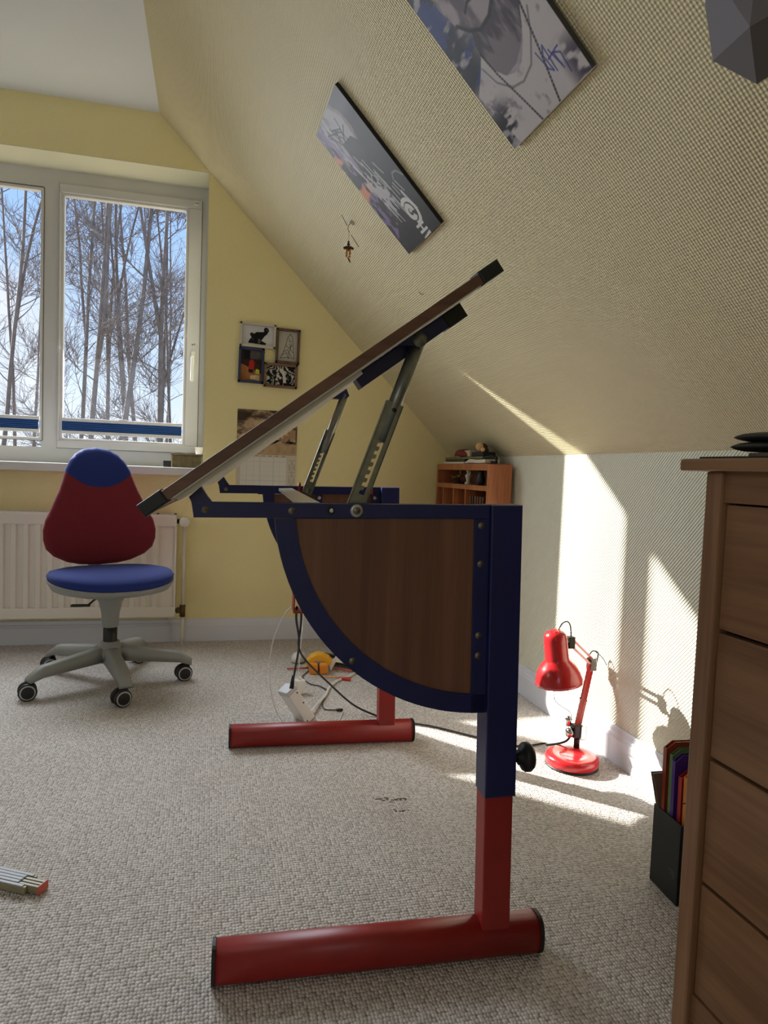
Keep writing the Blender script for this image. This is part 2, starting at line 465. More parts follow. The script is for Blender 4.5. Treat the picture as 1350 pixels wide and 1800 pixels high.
# ------------------------------------------------------------------ window
win = thing('window_1', 'white plastic casement window with two panes in deep reveal', 'window', (0, 0, 0)); win['kind'] = 'structure'
mb = MB()
fz0, fz1 = WZ0, WZ1
mb.box((WX0, FY, fz1 - 0.09), (WX1 + 0.01, FY + 0.07, fz1 + 0.01)); mb.box((WX0, FY, fz0 + 0.0003), (WX1 + 0.01, FY + 0.07, fz0 + 0.075))
za, zb_ = fz0 + 0.075, fz1 - 0.09
mb.box((WX0, FY, za), (WX0 + 0.06, FY + 0.07, zb_)); mb.box((WX1 - 0.035, FY, za), (WX1 + 0.01, FY + 0.07, zb_))
mb.box((-0.815, FY, za), (-0.735, FY + 0.07, zb_))
mb.build('window_frame', M_upvc, win)
def frame_rect(x0, x1, z0, z1, w, y0, y1, bev=0.003):
    mb = MB()
    mb.box((x0, y0, z1 - w), (x1, y1, z1), bev); mb.box((x0, y0, z0), (x1, y1, z0 + w), bev)
    mb.box((x0, y0 + .0004, z0 + w), (x0 + w, y1, z1 - w), bev); mb.box((x1 - w, y0 + .0004, z0 + w), (x1, y1, z1 - w), bev)
    return mb
mb = MB()
y0, y1 = FY - 0.014, FY + 0.05
sx0, sx1, sz0, sz1 = -0.742, -0.072, 0.935, 2.213
mb.box((sx0, y0, 2.172), (sx1, y1, sz1), 0.004); mb.box((sx0, y0, sz0), (sx1, y1, 0.972), 0.004)
mb.box((sx0, y0 + .0004, 0.972), (-0.733, y1, 2.172), 0.002); mb.box((-0.135, y0 + .0004, 0.972), (sx1, y1, 2.172), 0.003)
mb.build('sash', M_upvc, win)
frame_rect(-0.735, -0.133, 0.968, 2.176, 0.016, FY - 0.006, FY + 0.03).build('glazing_bead', M_upvc, win)
frame_rect(-1.345, -0.812, 0.968, 2.185, 0.014, FY - 0.004, FY + 0.03).build('glazing_bead', M_upvc, win)
# glass
Mg = bpy.data.materials.new('window_glass'); Mg.use_nodes = True
n = Mg.node_tree.nodes; l = Mg.node_tree.links.new; n.remove(n['Principled BSDF'])
tr = n.new('ShaderNodeBsdfTransparent'); gl = n.new('ShaderNodeBsdfGlossy'); gl.inputs['Roughness'].default_value = 0.02
mxs = n.new('ShaderNodeMixShader'); mxs.inputs[0].default_value = 0.02
l(tr.outputs[0], mxs.inputs[1]); l(gl.outputs[0], mxs.inputs[2]); l(mxs.outputs[0], n['Material Output'].inputs[0])
for x0, x1 in ((-0.73, -0.138), (-1.34, -0.815)):
    MB().box((x0, FY + 0.012, 0.972), (x1, FY + 0.016, 2.18)).build('pane', Mg, win)
M_joint_shade = mat('grey_joint_shade', (96, 92, 86), 0.7)  # grey strips put the shade of the gaps round sash and pane into colour
def thin_rect(x0, x1, z0, z1, w, y0, y1):
    mb = MB()
    mb.box((x0, y0, z1 - w), (x1, y1, z1)); mb.box((x0, y0, z0), (x1, y1, z0 + w))
    mb.box((x0, y0, z0 + w), (x0 + w, y1, z1 - w)); mb.box((x1 - w, y0, z0 + w), (x1, y1, z1 - w))
    return mb
thin_rect(-0.7445, -0.0695, 0.9325, 2.2155, 0.0025, FY - 0.003, FY + 0.001).build('joint_shade_line', M_joint_shade, win)
thin_rect(-1.3475, -0.8095, 0.9655, 2.1875, 0.0025, FY - 0.003, FY + 0.001).build('joint_shade_line', M_joint_shade, win)
# handle
hd = MB().box((-0.112, FY - 0.022, 1.385), (-0.092, FY - 0.012, 1.455), 0.003).box((-0.109, FY - 0.05, 1.405), (-0.095, FY - 0.02, 1.425), 0.004).build('handle_base', M_white, win)
MB().box((-0.111, FY - 0.062, 1.30), (-0.095, FY - 0.046, 1.425), 0.005).build('handle', M_white, win)
M_darkmetal = mat('dark_metal', (52, 50, 46), 0.4, 0.8)
for zz in (2.205, 2.19): MB().box((-0.112, FY - 0.02, zz - 0.004), (-0.088, FY - 0.012, zz + 0.004), 0.002).build('hinge_cover', M_white, win)
for xx, zz in ((-0.108, 2.2), (-0.098, 2.196), (-0.094, 2.186), (-0.108, 1.487), (-0.098, 1.49)):
    MB().box((xx, FY - 0.017, zz), (xx + 0.004, FY - 0.013, zz + 0.006)).build('screw_hole', M_darkmetal, win)
M_sill = mat('white_window_board', (216, 216, 210), 0.4)
s = MB().box((WX0, 3.43, 0.822), (0.02, FY + 0.10, 0.860), 0.004).build('window_sill', M_sill, win)

# cream painted lining of the window reveal
M_rev = mat('cream_reveal_paint', (216, 212, 186), 0.6, bump=0.1)
tag(MB().box((WX0, G - .0005, WZ1 - .002), (WX1, FY, WZ1)).build('trim_1', M_rev), 'cream painted soffit of the window recess', 'trim', kind='structure')
tag(MB().box((WX1 - .002, G - .0005, .8605), (WX1, FY, WZ1 - .002)).build('trim_2', M_rev), 'cream painted right side of the window recess', 'trim', kind='structure')
tag(MB().box((WX0, G - .0005, .8605), (WX0 + .002, FY, WZ1 - .002)).build('trim_3', M_rev), 'cream painted left side of the window recess', 'trim', kind='structure')

# pleated blinds
M_blue_fab = mat('blue_pleated_fabric', (38, 78, 138), 0.8, var=0.06, vscale=80)
for x0, x1, lab in ((-0.722, -0.148, 'narrow blue pleated blind with white rails on the right window pane'), (-1.332, -0.824, 'narrow blue pleated blind with white rails on the left window pane')):
    t = thing('pleated_blind', lab, 'blind', (0, 0, 0), group='pleated blinds on the window panes')
    MB().box((x0, FY - 0.020, 1.068), (x1, FY - 0.008, 1.084), 0.002).build('top_rail', M_upvc, t)
    MB().box((x0, FY - 0.020, 1.006), (x1, FY - 0.008, 1.022), 0.002).build('bottom_rail', M_upvc, t)
    pts = []; nfold = 10
    z = np.linspace(1.022, 1.068, nfold + 1)
    o_ = [(FY - 0.018 + (0.005 if i % 2 else 0), zz) for i, zz in enumerate(z)]
    i_ = [(a + 0.002, b) for a, b in o_]
    MB().strip(o_, i_, x0 + 0.003, x1 - 0.003, 'x').build('fabric', M_blue_fab, t)
    MB().box(((x0 + x1) / 2 - 0.02, FY - 0.026, 1.074), ((x0 + x1) / 2 + 0.02, FY - 0.019, 1.088), 0.002).build('grip', M_upvc, t)

# ------------------------------------------------------------------ added window round the rear fill light (behind the viewer)
w2 = thing('fill_window_rear', 'added window for fill light behind the viewer in the opposite gable', 'window'); w2['kind'] = 'structure'
frame_rect(-2.35, -0.85, 0.95, 2.15, 0.06, BY - 0.12, BY - 0.05).build('window_frame', M_upvc, w2)
MB().box((-1.63, BY - 0.12, 0.95), (-1.57, BY - 0.05, 2.15)).build('mullion', M_upvc, w2)

w3 = thing('fill_window_roof', 'added roof window frame round a fill light in the left slope outside the picture', 'window'); w3['kind'] = 'structure'  # invented roof window framing the added fill light
MR = Matrix.Translation((-3.14, 1.9, 1.82)) @ Vector((0.713, 0, -0.701)).to_track_quat('Z', 'Y').to_matrix().to_4x4()
for lo_, hi_ in (((-.68, -.58, -.03), (-.60, .58, .03)), ((.60, -.58, -.03), (.68, .58, .03)), ((-.6, -.58, -.03), (.6, -.50, .03)), ((-.6, .50, -.03), (.6, .58, .03))):
    MB().box(lo_, hi_, .003, M=MR).build('frame_bar', M_upvc, w3)

# ------------------------------------------------------------------ outdoors
M_ground = mat('winter_meadow', (150, 140, 110), 0.95, var=0.25, vscale=0.8)
tag(MB().box((-40, 5, -3.1), (40, 90, -3.0)).build('ground', M_ground), 'pale winter meadow outside below the trees', 'ground', kind='structure')
M_bark = mat('grey_bark', (112, 105, 104), 0.9, var=0.25, vscale=6, bump=0.6, bscale=25)
M_twig = mat('grey_twigs', (126, 118, 117), 0.9)

def raywd(px, py, y):
    d = rt * ((px - 675) / F_PX) - up * ((py - 900) / F_PX) + fw
    return Vector((0, 0, CAM_H)) + d * (y / d.y)

def make_tree(px, y, lean, r0, fork, seed, label, H=13.0, ntw=620):
    rnd = random.Random(seed)
    b = raywd(px, 740, y); bx = b.x; r0 *= .56
    t = thing('bare_tree', label, 'tree', (bx, y, -3.0), group='bare winter trees outside the window')
    zb = b.z + 3.0
    def path(p, d, length, nseg, wob, upw):
        pts = [Vector(p)]; d = Vector(d).normalized()
        for i in range(nseg):
            d = (d + Vector((rnd.uniform(-wob, wob), rnd.uniform(-wob, wob), rnd.uniform(-wob, wob) * 0.4 + upw))).normalized()
            pts.append(pts[-1] + d * (length / nseg))
        return pts
    def taper(n, a, b_): return [a + (b_ - a) * i / (n - 1) for i in range(n)]
    # the trunk passes the measured column at the height the photo shows it
    p0 = Vector((-lean * zb, 0, -0.1))
    tp = path(p0, (lean, 0, 1), H, 16, 0.035, 0.02)
    trunk = MB().tube(tp, taper(17, r0 * 1.15, r0 * 0.18), 7).build('trunk', M_bark, t)
    limbs = MB(); tw = MB(); ends = []
    def limb(base, d, ln, r_, depth):
        pp = path(base, d, ln, 6, 0.22, 0.06)
        limbs.tube(pp, taper(7, r_, r_ * 0.25), 5, cap=False)
        for i in range(2, 7): ends.append((pp[i], (pp[i] - pp[i - 1]).normalized(), r_ * 0.3))
        if depth > 0:
            for k in range(3):
                i = rnd.randint(2, 5); dd = (pp[i + 1] - pp[i]).normalized() + Vector((rnd.uniform(-.9, .9), rnd.uniform(-.9, .9), rnd.uniform(-.3, .5)))
                limb(pp[i], dd, ln * rnd.uniform(.4, .65), r_ * 0.5, depth - 1)
    if fork:
        i = rnd.randint(6, 9)
        pp = path(tp[i], (rnd.choice((-.16, .16)), rnd.uniform(-.2, .2), 1), H * (16 - i) / 16, 10, 0.07, 0.05)
        MB().tube(pp, taper(11, r0 * 0.6, r0 * 0.14), 6).build('forked_stem', M_bark, t)
        for k in range(2, 11): ends.append((pp[k], Vector((rnd.uniform(-1, 1), rnd.uniform(-1, 1), .5)), 0.01))
    for k in range(15):
        f = rnd.uniform(3, 15.5); i = int(f)
        base = tp[i].lerp(tp[i + 1], f - i); an = rnd.uniform(0, 6.283)
        limb(base, (math.cos(an), math.sin(an) * .7, rnd.uniform(.25, 1.0)), rnd.uniform(.6, 1.7), r0 * 0.22, 1)
    for k in range(ntw):
        b_, d, r_ = rnd.choice(ends)
        dd = d + Vector((rnd.uniform(-1.2, 1.2), rnd.uniform(-1.2, 1.2), rnd.uniform(-.6, .9)))
        tw.tube(path(b_, dd, rnd.uniform(.35, 1.0), 4, 0.45, 0.04), [0.006, .005, .004, .0033, .0024], 3, cap=False)
    tag(limbs.build('branches', M_bark, t), kind='stuff')
    tag(tw.build('twigs', M_twig, t), kind='stuff')
    return t

trees = [  # px at y=740, distance, lean, radius, fork
    (8, 15, 0.05, .10, 1, 'forked bare tree at the far left edge of the left pane'),
    (24, 18, -0.02, .09, 0, 'slim bare tree second from the left in the left pane'),
    (60, 21, 0.03, .10, 1, 'bare tree seen beside the window post in the left pane'),
    (128, 16, 0.06, .10, 1, 'bare tree hugging the left edge of the right pane'),
    (146, 14.5, 0.02, .12, 1, 'thick forked bare tree left in the right pane'),
    (172, 17, -0.05, .09, 0, 'leaning bare tree third from the left in the right pane'),
    (184, 14, 0.055, .13, 0, 'stout bare tree leaning right at the left of the right pane'),
    (199, 16.5, 0.03, .10, 1, 'bare tree just left of the middle of the right pane'),
    (232, 15, -0.055, .10, 1, 'bare tree leaning left at the middle of the right pane'),
    (250, 18, -0.03, .12, 0, 'pale bare tree right of the middle of the right pane'),
    (273, 15, -0.05, .12, 1, 'tall straight bare tree in the right half of the right pane'),
    (287, 17, 0.02, .09, 1, 'thin bare tree third from the right in the right pane'),
    (298, 20, 0.05, .09, 0, 'thin bare tree second from the right in the right pane'),
    (310, 16, -0.05, .08, 1, 'slender bare tree at the right edge of the right pane'),
]
for i, a in enumerate(trees): make_tree(a[0], a[1], a[2], a[3], a[4], 100 + i, a[5])
# undergrowth
mb = MB(); rnd = random.Random(5)
for k in range(1500):
    x = rnd.uniform(-9, 3); y = rnd.uniform(20, 27); h = rnd.uniform(1.2, 3.6)
    p = Vector((x, y, -3.0)); pts = [p]
    d = Vector((rnd.uniform(-.4, .4), rnd.uniform(-.3, .3), 1))
    for q in range(4):
        d = d + Vector((rnd.uniform(-.4, .4), 0, 0)); pts.append(pts[-1] + d.normalized() * h / 4)
    mb.tube(pts, [.02, .017, .013, .009, .004], 3, cap=False)
tag(mb.build('undergrowth', mat('pale_scrub', (170, 160, 150), 0.95)), 'pale leafless scrub behind the bare trees', 'scrub', kind='stuff')

#@@PART2
# ------------------------------------------------------------------ desk
M_blue = mat('dark_blue_lacquer', (20, 28, 84), 0.34, var=0.12, vscale=14, bump=0.1, bscale=300)
M_red = mat('red_lacquer', (148, 32, 28), 0.42, var=0.10, vscale=18, bump=0.08, bscale=200)
M_black = mat('black_plastic', (20, 20, 21), 0.5)
M_steel = mat('grey_galvanised_steel', (128, 130, 122), 0.38, 0.85, var=0.15, vscale=60)
M_screw = mat('dull_screw_steel', (120, 112, 98), 0.4, 0.8, var=0.2, vscale=300)
M_panelwood = wood('beech_brown_panel', (96, 62, 48), (122, 82, 64), 'Z', 22, 0.035, 0.42)
M_edgewood = wood('brown_edge_band', (86, 56, 42), (112, 76, 58), 'X', 18, 0.05, 0.4)
M_under = mat('pale_grey_melamine', (212, 208, 198), 0.4, var=0.04, vscale=8)

DA = R(-3.0)
desk = thing('childrens_desk', "blue and red height-adjustable desk with its brown top tilted steeply", 'desk', (0.025, 1.159, 0), DA)
TR = Vector((0.506, 0.830)); RT = R(1.5)
def ab(a, b): return (TR.x + a * math.cos(RT) - b * math.sin(RT), TR.y + a * math.sin(RT) + b * math.cos(RT))
FARY = 1.005
def mir(y): return FARY - y

def d_prism(name, pts, lo, hi, material, far, bev=0.0, parent=None):
    if far: lo, hi = mir(hi), mir(lo)
    return MB().prism(pts, lo, hi, 'y', bev).build(name, material, parent or desk)

def screw(p, y, far, r=0.006, parent=None, material=None, ring=0.0):
    """domed screw head on the side frame"""
    s_ = 1 if far else -1
    mb = MB().lathe([(0, 0.0026), (r * 0.35, 0.0024), (r * 0.4, 0.0012), (r * 0.75, 0.0018), (r, 0.0)], 14, M=Matrix.Translation((p[0], mir(y) if far else y, p[1])) @ RX(R(90) if not far else R(-90)))
    return mb.build('screw', material or M_screw, parent or desk)

def superell(cx, cy, rx, ry, n_, k=28):
    out = []
    for i in range(k):
        t = 2 * math.pi * i / k; c, s_ = math.cos(t), math.sin(t)
        out.append((cx + rx * math.copysign(abs(c) ** (2 / n_), c), cy + ry * math.copysign(abs(s_) ** (2 / n_), s_)))
    return out

for far in (False, True):
    sgn = 1
    yc = mir(0.0) if far else 0.0
    # foot: oval tube lying on the carpet with black end caps
    sec = superell(yc, 0.0345, 0.030, 0.0345, 2.6)
    foot = MB().prism(sec, 0.002, 0.582, 'x').build('foot', M_red, desk)
    for p in foot.data.polygons: p.use_smooth = len(p.vertices) == 4
    for x0, x1 in ((-0.004, 0.002), (0.582, 0.589)):
        MB().prism(superell(yc, 0.0345, 0.0308, 0.0355, 2.6), x0, x1, 'x').build('end_cap', M_black, foot)
    # red inner leg, blue outer post
    lx = lambda z: 0.4965 - (z - 0.05) * 0.0262
    MB().prism([(lx(0.05) - .0265, 0.05), (lx(0.05) + .0265, 0.05), (lx(0.36) + .0265, 0.36), (lx(0.36) - .0265, 0.36)], yc - .0235, yc + .0235, 'y', 0.003).build('leg', M_red, desk)
    MB().prism([ab(-.0575, -.522), ab(0, -.522), ab(0, 0), ab(-.0575, 0)], yc - .0275, yc + .0275, 'y', 0.003).build('post', M_blue, desk)
    # clamping knob
    kc = Vector((ab(0, -.462)[0], yc, ab(0, -.462)[1]))
    kmb = MB().lathe([(0, 0), (0.009, 0), (0.009, 0.012), (0.014, 0.014), (0.014, 0.018), (0.024, 0.022), (0.0265, 0.026), (0.0265, 0.034), (0.022, 0.040), (0, 0.042)], 22, M=Matrix.Translation(kc) @ RY(R(90)))
    kmb.build('clamping_knob', M_black, desk)
    # side frame: top bar with bracket, vertical flange, curved bar
    ylo, yhi = -0.020, 0.004
    bar = [ab(-.556, -.021), ab(-.0575, -.0245), ab(-.0575, 0), ab(-.529, 0.002), ab(-.544, .029), ab(-.563, .012), ab(-.557, .001)]
    d_prism('top_bar', bar, ylo, yhi, M_blue, far, 0.0015)
    cen = (-.060, 0.0); ro, ri = .368, .334
    th0o = math.asin(.0235 / ro); n_ = 26
    outer = [ab(cen[0] - ro * math.cos(th0o + (math.pi / 2 - th0o) * i / n_), -ro * math.sin(th0o + (math.pi / 2 - th0o) * i / n_)) for i in range(n_ + 1)]
    th0i = math.asin(.0235 / ri)
    inner = [ab(cen[0] - ri * math.cos(th0i + (math.pi / 2 - th0i) * i / n_), -ri * math.sin(th0i + (math.pi / 2 - th0i) * i / n_)) for i in range(n_ + 1)]
    lo, hi = (ylo, yhi) if not far else (mir(yhi), mir(ylo))
    MB().strip(outer, inner, lo, hi, 'y').build('curved_bar', M_blue, desk)
    d_prism('flange', [ab(-.0575, -.0245), ab(-.0575, -.368), ab(-.0855, -.366), ab(-.0855, -.0245)], ylo, yhi, M_blue, far, 0.001)
    # wooden quarter panel, slightly behind the frame face
    rp = ri + 0.004
    th0 = math.asin(.0235 / rp); th1 = math.acos((.0845 - .060) / rp)
    wp = [ab(-.0845, -.0235)] + [ab(cen[0] - rp * math.cos(th0 + (th1 - th0) * i / n_), -rp * math.sin(th0 + (th1 - th0) * i / n_)) for i in range(n_ + 1)]
    d_prism('side_panel', wp, -.0165, -.002, M_panelwood, far)
    if not far:
        for a_, b_ in ((-.538, -.008), (-.400, -.010), (-.073, -.036), (-.073, -.103), (-.074, -.229), (-.074, -.265), (-.297, -.265)):
            screw(ab(a_, b_), ylo, far)
        # pivot washer and open hole
        p = ab(-.292, -.010)
        MB().lathe([(0, .003), (.0035, .003), (.0045, .0015), (.006, .0015), (.0105, .0022), (.011, 0)], 20, M=Matrix.Translation((p[0], ylo, p[1])) @ RX(R(90))).build('washer', mat('bright_washer', (176, 176, 168), 0.35, 0.6), desk)
        screw(p, ylo - 0.002, far, 0.0065)
        p = ab(-.336, -.010)
        MB().lathe([(.0072, .0), (.0072, .0012), (.004, .0008), (.0035, .0)], 16, M=Matrix.Translation((p[0], ylo, p[1])) @ RX(R(90))).build('hole_rim', M_black, desk)
        MB().lathe([(0, .0009), (.0036, .0009), (.0036, 0)], 12, M=Matrix.Translation((p[0] + .002, ylo, p[1] + .0006)) @ RX(R(90))).build('hole_plug', M_under, desk)
    else:
        for a_, b_ in ((-.538, -.008), (-.412, -.010)):
            p = ab(a_, b_)
            MB().lathe([(0, .003), (.004, .003), (.006, 0)], 12, M=Matrix.Translation((p[0], mir(yhi) - 0.0005, p[1])) @ RX(R(90))).build('screw', M_screw, desk)
        for a_, b_ in ((-.253, -.034), (-.076, -.034)):
            p = ab(a_, b_)
            MB().box((p[0] - .010, mir(yhi) - .004, p[1] - .02), (p[0] + .010, mir(yhi), p[1] + .013), .001).build('panel_clip', M_blue, desk)
            MB().lathe([(0, .004), (.004, .004), (.006, 0)], 12, M=Matrix.Translation((p[0], mir(yhi) - .0035, p[1])) @ RX(R(90))).build('screw', mat('bright_washer', (176, 176, 168)), desk)
        for a_ in (-.315, -.088):
            p = ab(a_, 0.0)
            MB().tube([(p[0], mir(yhi) - .012, p[1] - .022), (p[0], mir(yhi) - .012, p[1] + .004), (p[0], mir(yhi) - .006, p[1] + .010), (p[0], mir(yhi) + .004, p[1] + .008)], .0045, 8).build('red_hook', M_red, desk)
        MB().box((ab(-.43, -.012)[0] - .012, mir(yhi) - .006, ab(-.43, -.012)[1] - .012), (ab(-.39, -.012)[0], mir(yhi), ab(-.39, -.012)[1] + .014), .001).build('joint_plate', M_blue, desk)

# cross rail between the sides
MB().prism([(0.128, .808), (0.168, .810), (0.168, .817), (0.128, .815)], 0.004, mir(0.004), 'y', 0.001).build('cross_rail', mat('white_rail', (206, 208, 214), 0.25), desk)
# back modesty bar
MB().box((.44, .0275, .60), (.462, FARY - .0275, .68), .003).build('rear_rail', M_blue, desk)
MB().tube([(-.058, -.02, .845), (-.058, mir(-.02), .845)], .0035, 8).build('hinge_rod', M_black, desk)

# tilted top
TA = math.atan(0.757)
tu = Vector((math.cos(TA), 0, math.sin(TA))); tn = Vector((-math.sin(TA), 0, math.cos(TA)))
TB = Vector((-.117, 0, .7985))       # lower end, underside
YN, YF = -.070, FARY + .070
def tt(s_, n_): v = TB + tu * s_ + tn * n_; return (v.x, v.z)
def tprism(name, s0, s1, n0, n1, y0, y1, material, parent, bev=0.0):
    return MB().prism([tt(s0, n0), tt(s1, n0), tt(s1, n1), tt(s0, n1)], y0, y1, 'y', bev).build(name, material, parent)
TL = .690
top = tprism('tabletop', .004, TL - .004, 0.0, .0165, YN, YF, M_edgewood, desk, .001)
for y0, y1 in ((YN - .003, YN + .04), (YF - .04, YF + .003)):
    tprism('corner_cap', 0, .042, -.0025, .020, y0, y1, M_black, top, .003)
    tprism('corner_cap', TL - .040, TL, -.0025, .020, y0, y1, M_black, top, .003)
tprism('lower_edge_rail', .001, .010, -.0005, .0172, YN + .04, YF - .04, M_black, top)
tprism('under_panel', .052, .405, -.0095, .0, -.052, FARY + .052, M_under, top, .001)
tprism('edge_reveal', .05, TL - .045, -.0022, .0, YN + .003, YF - .003, M_under, top)
for y0, y1 in ((.038, .078),):
    rail = tprism('support_rail', .408, .625, -.0275, -.0022, y0, y1, M_blue, top, .002)
    tprism('rail_cap', .600, .640, -.029, -.0022, y0 - .002, y1 + .002, M_black, rail, .002)
for far in (False, True):
    y0 = 0.014
    def yy(v): return mir(v) if far else v
    # strut: toothed outer channel, inner tube, pivots
    Bp = Vector((.2165, .8125)); Tp = Vector((.3185, 1.108)); dv = (Tp - Bp).normalized(); pv = Vector((dv.y, -dv.x))
    def sp_(s_, n_): v = Bp + dv * s_ + pv * n_; return (v.x, v.y)
    LL = .196
    strut = bpy.data.objects.new('strut', None); COL.objects.link(strut); strut.parent = desk
    ya, yb = sorted((yy(y0), yy(y0 + .0025)))
    # toothed face plate: left web, right web, teeth along the slot, closed ends
    tb = MB()
    tb.prism([sp_(-.012, -.015), sp_(LL, -.015), sp_(LL, -.004), sp_(-.012, -.004)], ya, yb, 'y')
    tb.prism([sp_(-.012, .006), sp_(LL, .006), sp_(LL, .015), sp_(-.012, .015)], ya, yb, 'y')
    tb.prism([sp_(-.012, -.004), sp_(.028, -.004), sp_(.028, .006), sp_(-.012, .006)], ya, yb, 'y')
    tb.prism([sp_(LL - .030, -.004), sp_(LL, -.004), sp_(LL, .006), sp_(LL - .030, .006)], ya, yb, 'y')
    tb.build('slotted_plate', M_steel, strut)
    tooth = None
    for k in range(9):
        s0 = .034 + k * .0145
        tt_ = MB().prism([sp_(s0, -.0041), sp_(s0 + .0085, -.0041), sp_(s0 + .0095, .0005), sp_(s0 + .007, .0022), sp_(s0 + .002, .0012)], ya, yb, 'y').build('ratchet_tooth', M_steel, strut)
    for na, nb in ((-.0155, -.0135), (.0135, .0155)):
        yc_, yd_ = sorted((yy(y0), yy(y0 + .014)))
        MB().prism([sp_(-.010, na), sp_(LL, na), sp_(LL, nb), sp_(-.010, nb)], yc_, yd_, 'y').build('channel_side', M_steel, strut)
    MB().tube([(*[sp_(LL - .07, .001)[0]], yy(y0 + .010), sp_(LL - .07, .001)[1]), (sp_(.318, .001)[0], yy(y0 + .010), sp_(.318, .001)[1])], .0118, 14).build('inner_tube', M_steel, strut)
    MB().lathe([(0, .006), (.006, .006), (.0075, .004), (.0125, .003), (.0125, -.014), (0, -.014)], 18, M=Matrix.Translation((Tp.x, yy(y0 - .001), Tp.y)) @ RX(R(90) if not far else R(-90))).build('pivot', M_steel, strut)
    if not far: pass
    MB().lathe([(0, .006), (.006, .006), (.009, .002), (.009, -.004), (0, -.004)], 18, M=Matrix.Translation((Bp.x, yy(y0), Bp.y)) @ RX(R(-90) if far else R(90))).build('pivot', M_steel, strut)
    # screw in the plate
    q = sp_(LL - .012, .002)
    MB().lathe([(0, .002), (.0035, .002), (.005, 0)], 12, M=Matrix.Translation((q[0], yy(y0), q[1])) @ RX(R(90) if not far else R(-90))).build('rivet', M_darkmetal, strut)
    # bracket on the underside
    y2, y3 = sorted((yy(y0 - .004), yy(y0 + .022)))
    s_c = (Vector((Tp.x, 0, Tp.y)) - TB).dot(tu)
    MB().prism([tt(s_c - .036, -.0025), tt(s_c + .018, -.0025), tt(s_c + .012, -.026), tt(s_c - .006, -.026), tt(s_c - .026, -.010)], y2 + .001, y3, 'y').build('bracket', M_blue, strut)

# red cable basket hung on the far side of the desk
bx, by, bz = .178, .93, .444
mb = MB()
for (x0, z0, x1, z1) in ((0, 0, .004, .07), (.046, 0, .05, .07), (0, 0, .05, .004), (0, .066, .05, .07)):
    mb.box((bx + x0, by - .03, bz + z0), (bx + x1, by + .045, bz + z1), .001)
mb.build('cable_basket', M_red, desk)
MB().box((bx + .02, by + .03, bz + .06), (bx + .03, mir(.004), bz + .12)).build('basket_bracket', M_red, desk)

# ------------------------------------------------------------------ swivel chair
M_fred = mat('dark_red_mesh_fabric', (116, 24, 38), 0.9, var=0.12, vscale=420, bump=0.5, bscale=600, sheen=0.05)
M_fblue = mat('royal_blue_mesh_fabric', (20, 42, 116), 0.9, var=0.15, vscale=420, bump=0.5, bscale=600, sheen=0.05)
M_gplast = mat('grey_plastic', (142, 142, 136), 0.5, var=0.03, vscale=20)
M_wheel_ring = mat('light_grey_plastic', (170, 170, 168), 0.4)
CA = R(22)   # facing direction from -Y towards +X
chair = thing('swivel_chair', 'red and blue childrens swivel chair on a grey five-star base', 'chair', (-.372, 2.88, 0))
def hub_prof(): return [(0, .10), (.05, .10), (.055, .125), (.046, .150), (.036, .158), (.036, .166), (0, .166)]
base = MB().lathe([(0, .088), (.048, .088), (.056, .105), (.056, .130), (.044, .150), (.036, .156), (.036, .168), (0, .168)], 24).build('base_hub', M_gplast, chair)
for k in range(5):
    an = R(-144 + 72 * k)
    rings = []
    for t_ in np.linspace(0, 1, 7):
        r_ = .03 + .285 * t_; zt = .150 - .038 * t_ ; zb = .096 - .020 * t_
        if t_ > .9: zb = .066; zt = .086
        w_ = .034 - .008 * t_
        rings.append([(r_, -w_, zb), (r_, w_, zb), (r_, w_ * .75, zt - .006), (r_, w_ * .4, zt), (r_, -w_ * .4, zt), (r_, -w_ * .75, zt - .006)])
    arm = MB().loft(rings, M=RZ(an)).build('base_arm', M_gplast, chair)
    # caster
    ca = R(27 + (k * 37) % 24 - 12)
    Mc = RZ(an) @ T(.298, 0, 0) @ RZ(-an + ca)
    MB().lathe([(0, .080), (.006, .080), (.006, .055), (0, .055)], 10, M=Mc).box((-.006, -.009, .03), (.02, .009, .062), .004, M=Mc @ T(-.012, 0, 0)).build('caster_stem', M_black, arm)
    for s_ in (-1, 1):
        Mw = Mc @ T(-.016, s_ * .015, .0325) @ RX(R(-90) * s_) @ Matrix.Scale(1.14, 4)
        wh = MB().lathe([(0, -.006), (.024, -.006), (.028, -.002), (.0285, .004), (.026, .009), (.020, .011), (0, .011)], 24, M=Mw).build('caster_wheel', M_black, arm)
        MB().lathe([(.0195, .0112), (.0225, .0112), (.0235, .0100)], 24, M=Mw).build('wheel_ring', M_wheel_ring, arm)
MB().lathe([(.0265, .160), (.0265, .236), (0, .236)], 22).build('gas_spring_cover', M_black, chair)
MB().lathe([(.028, .205 + .02), (.031, .232), (.034, .28), (.044, .325), (.060, .352), (.066, .366), (0, .366)], 24).build('column_cone', M_gplast, chair)
Mchair = RZ(CA)                    # local: front = -Y
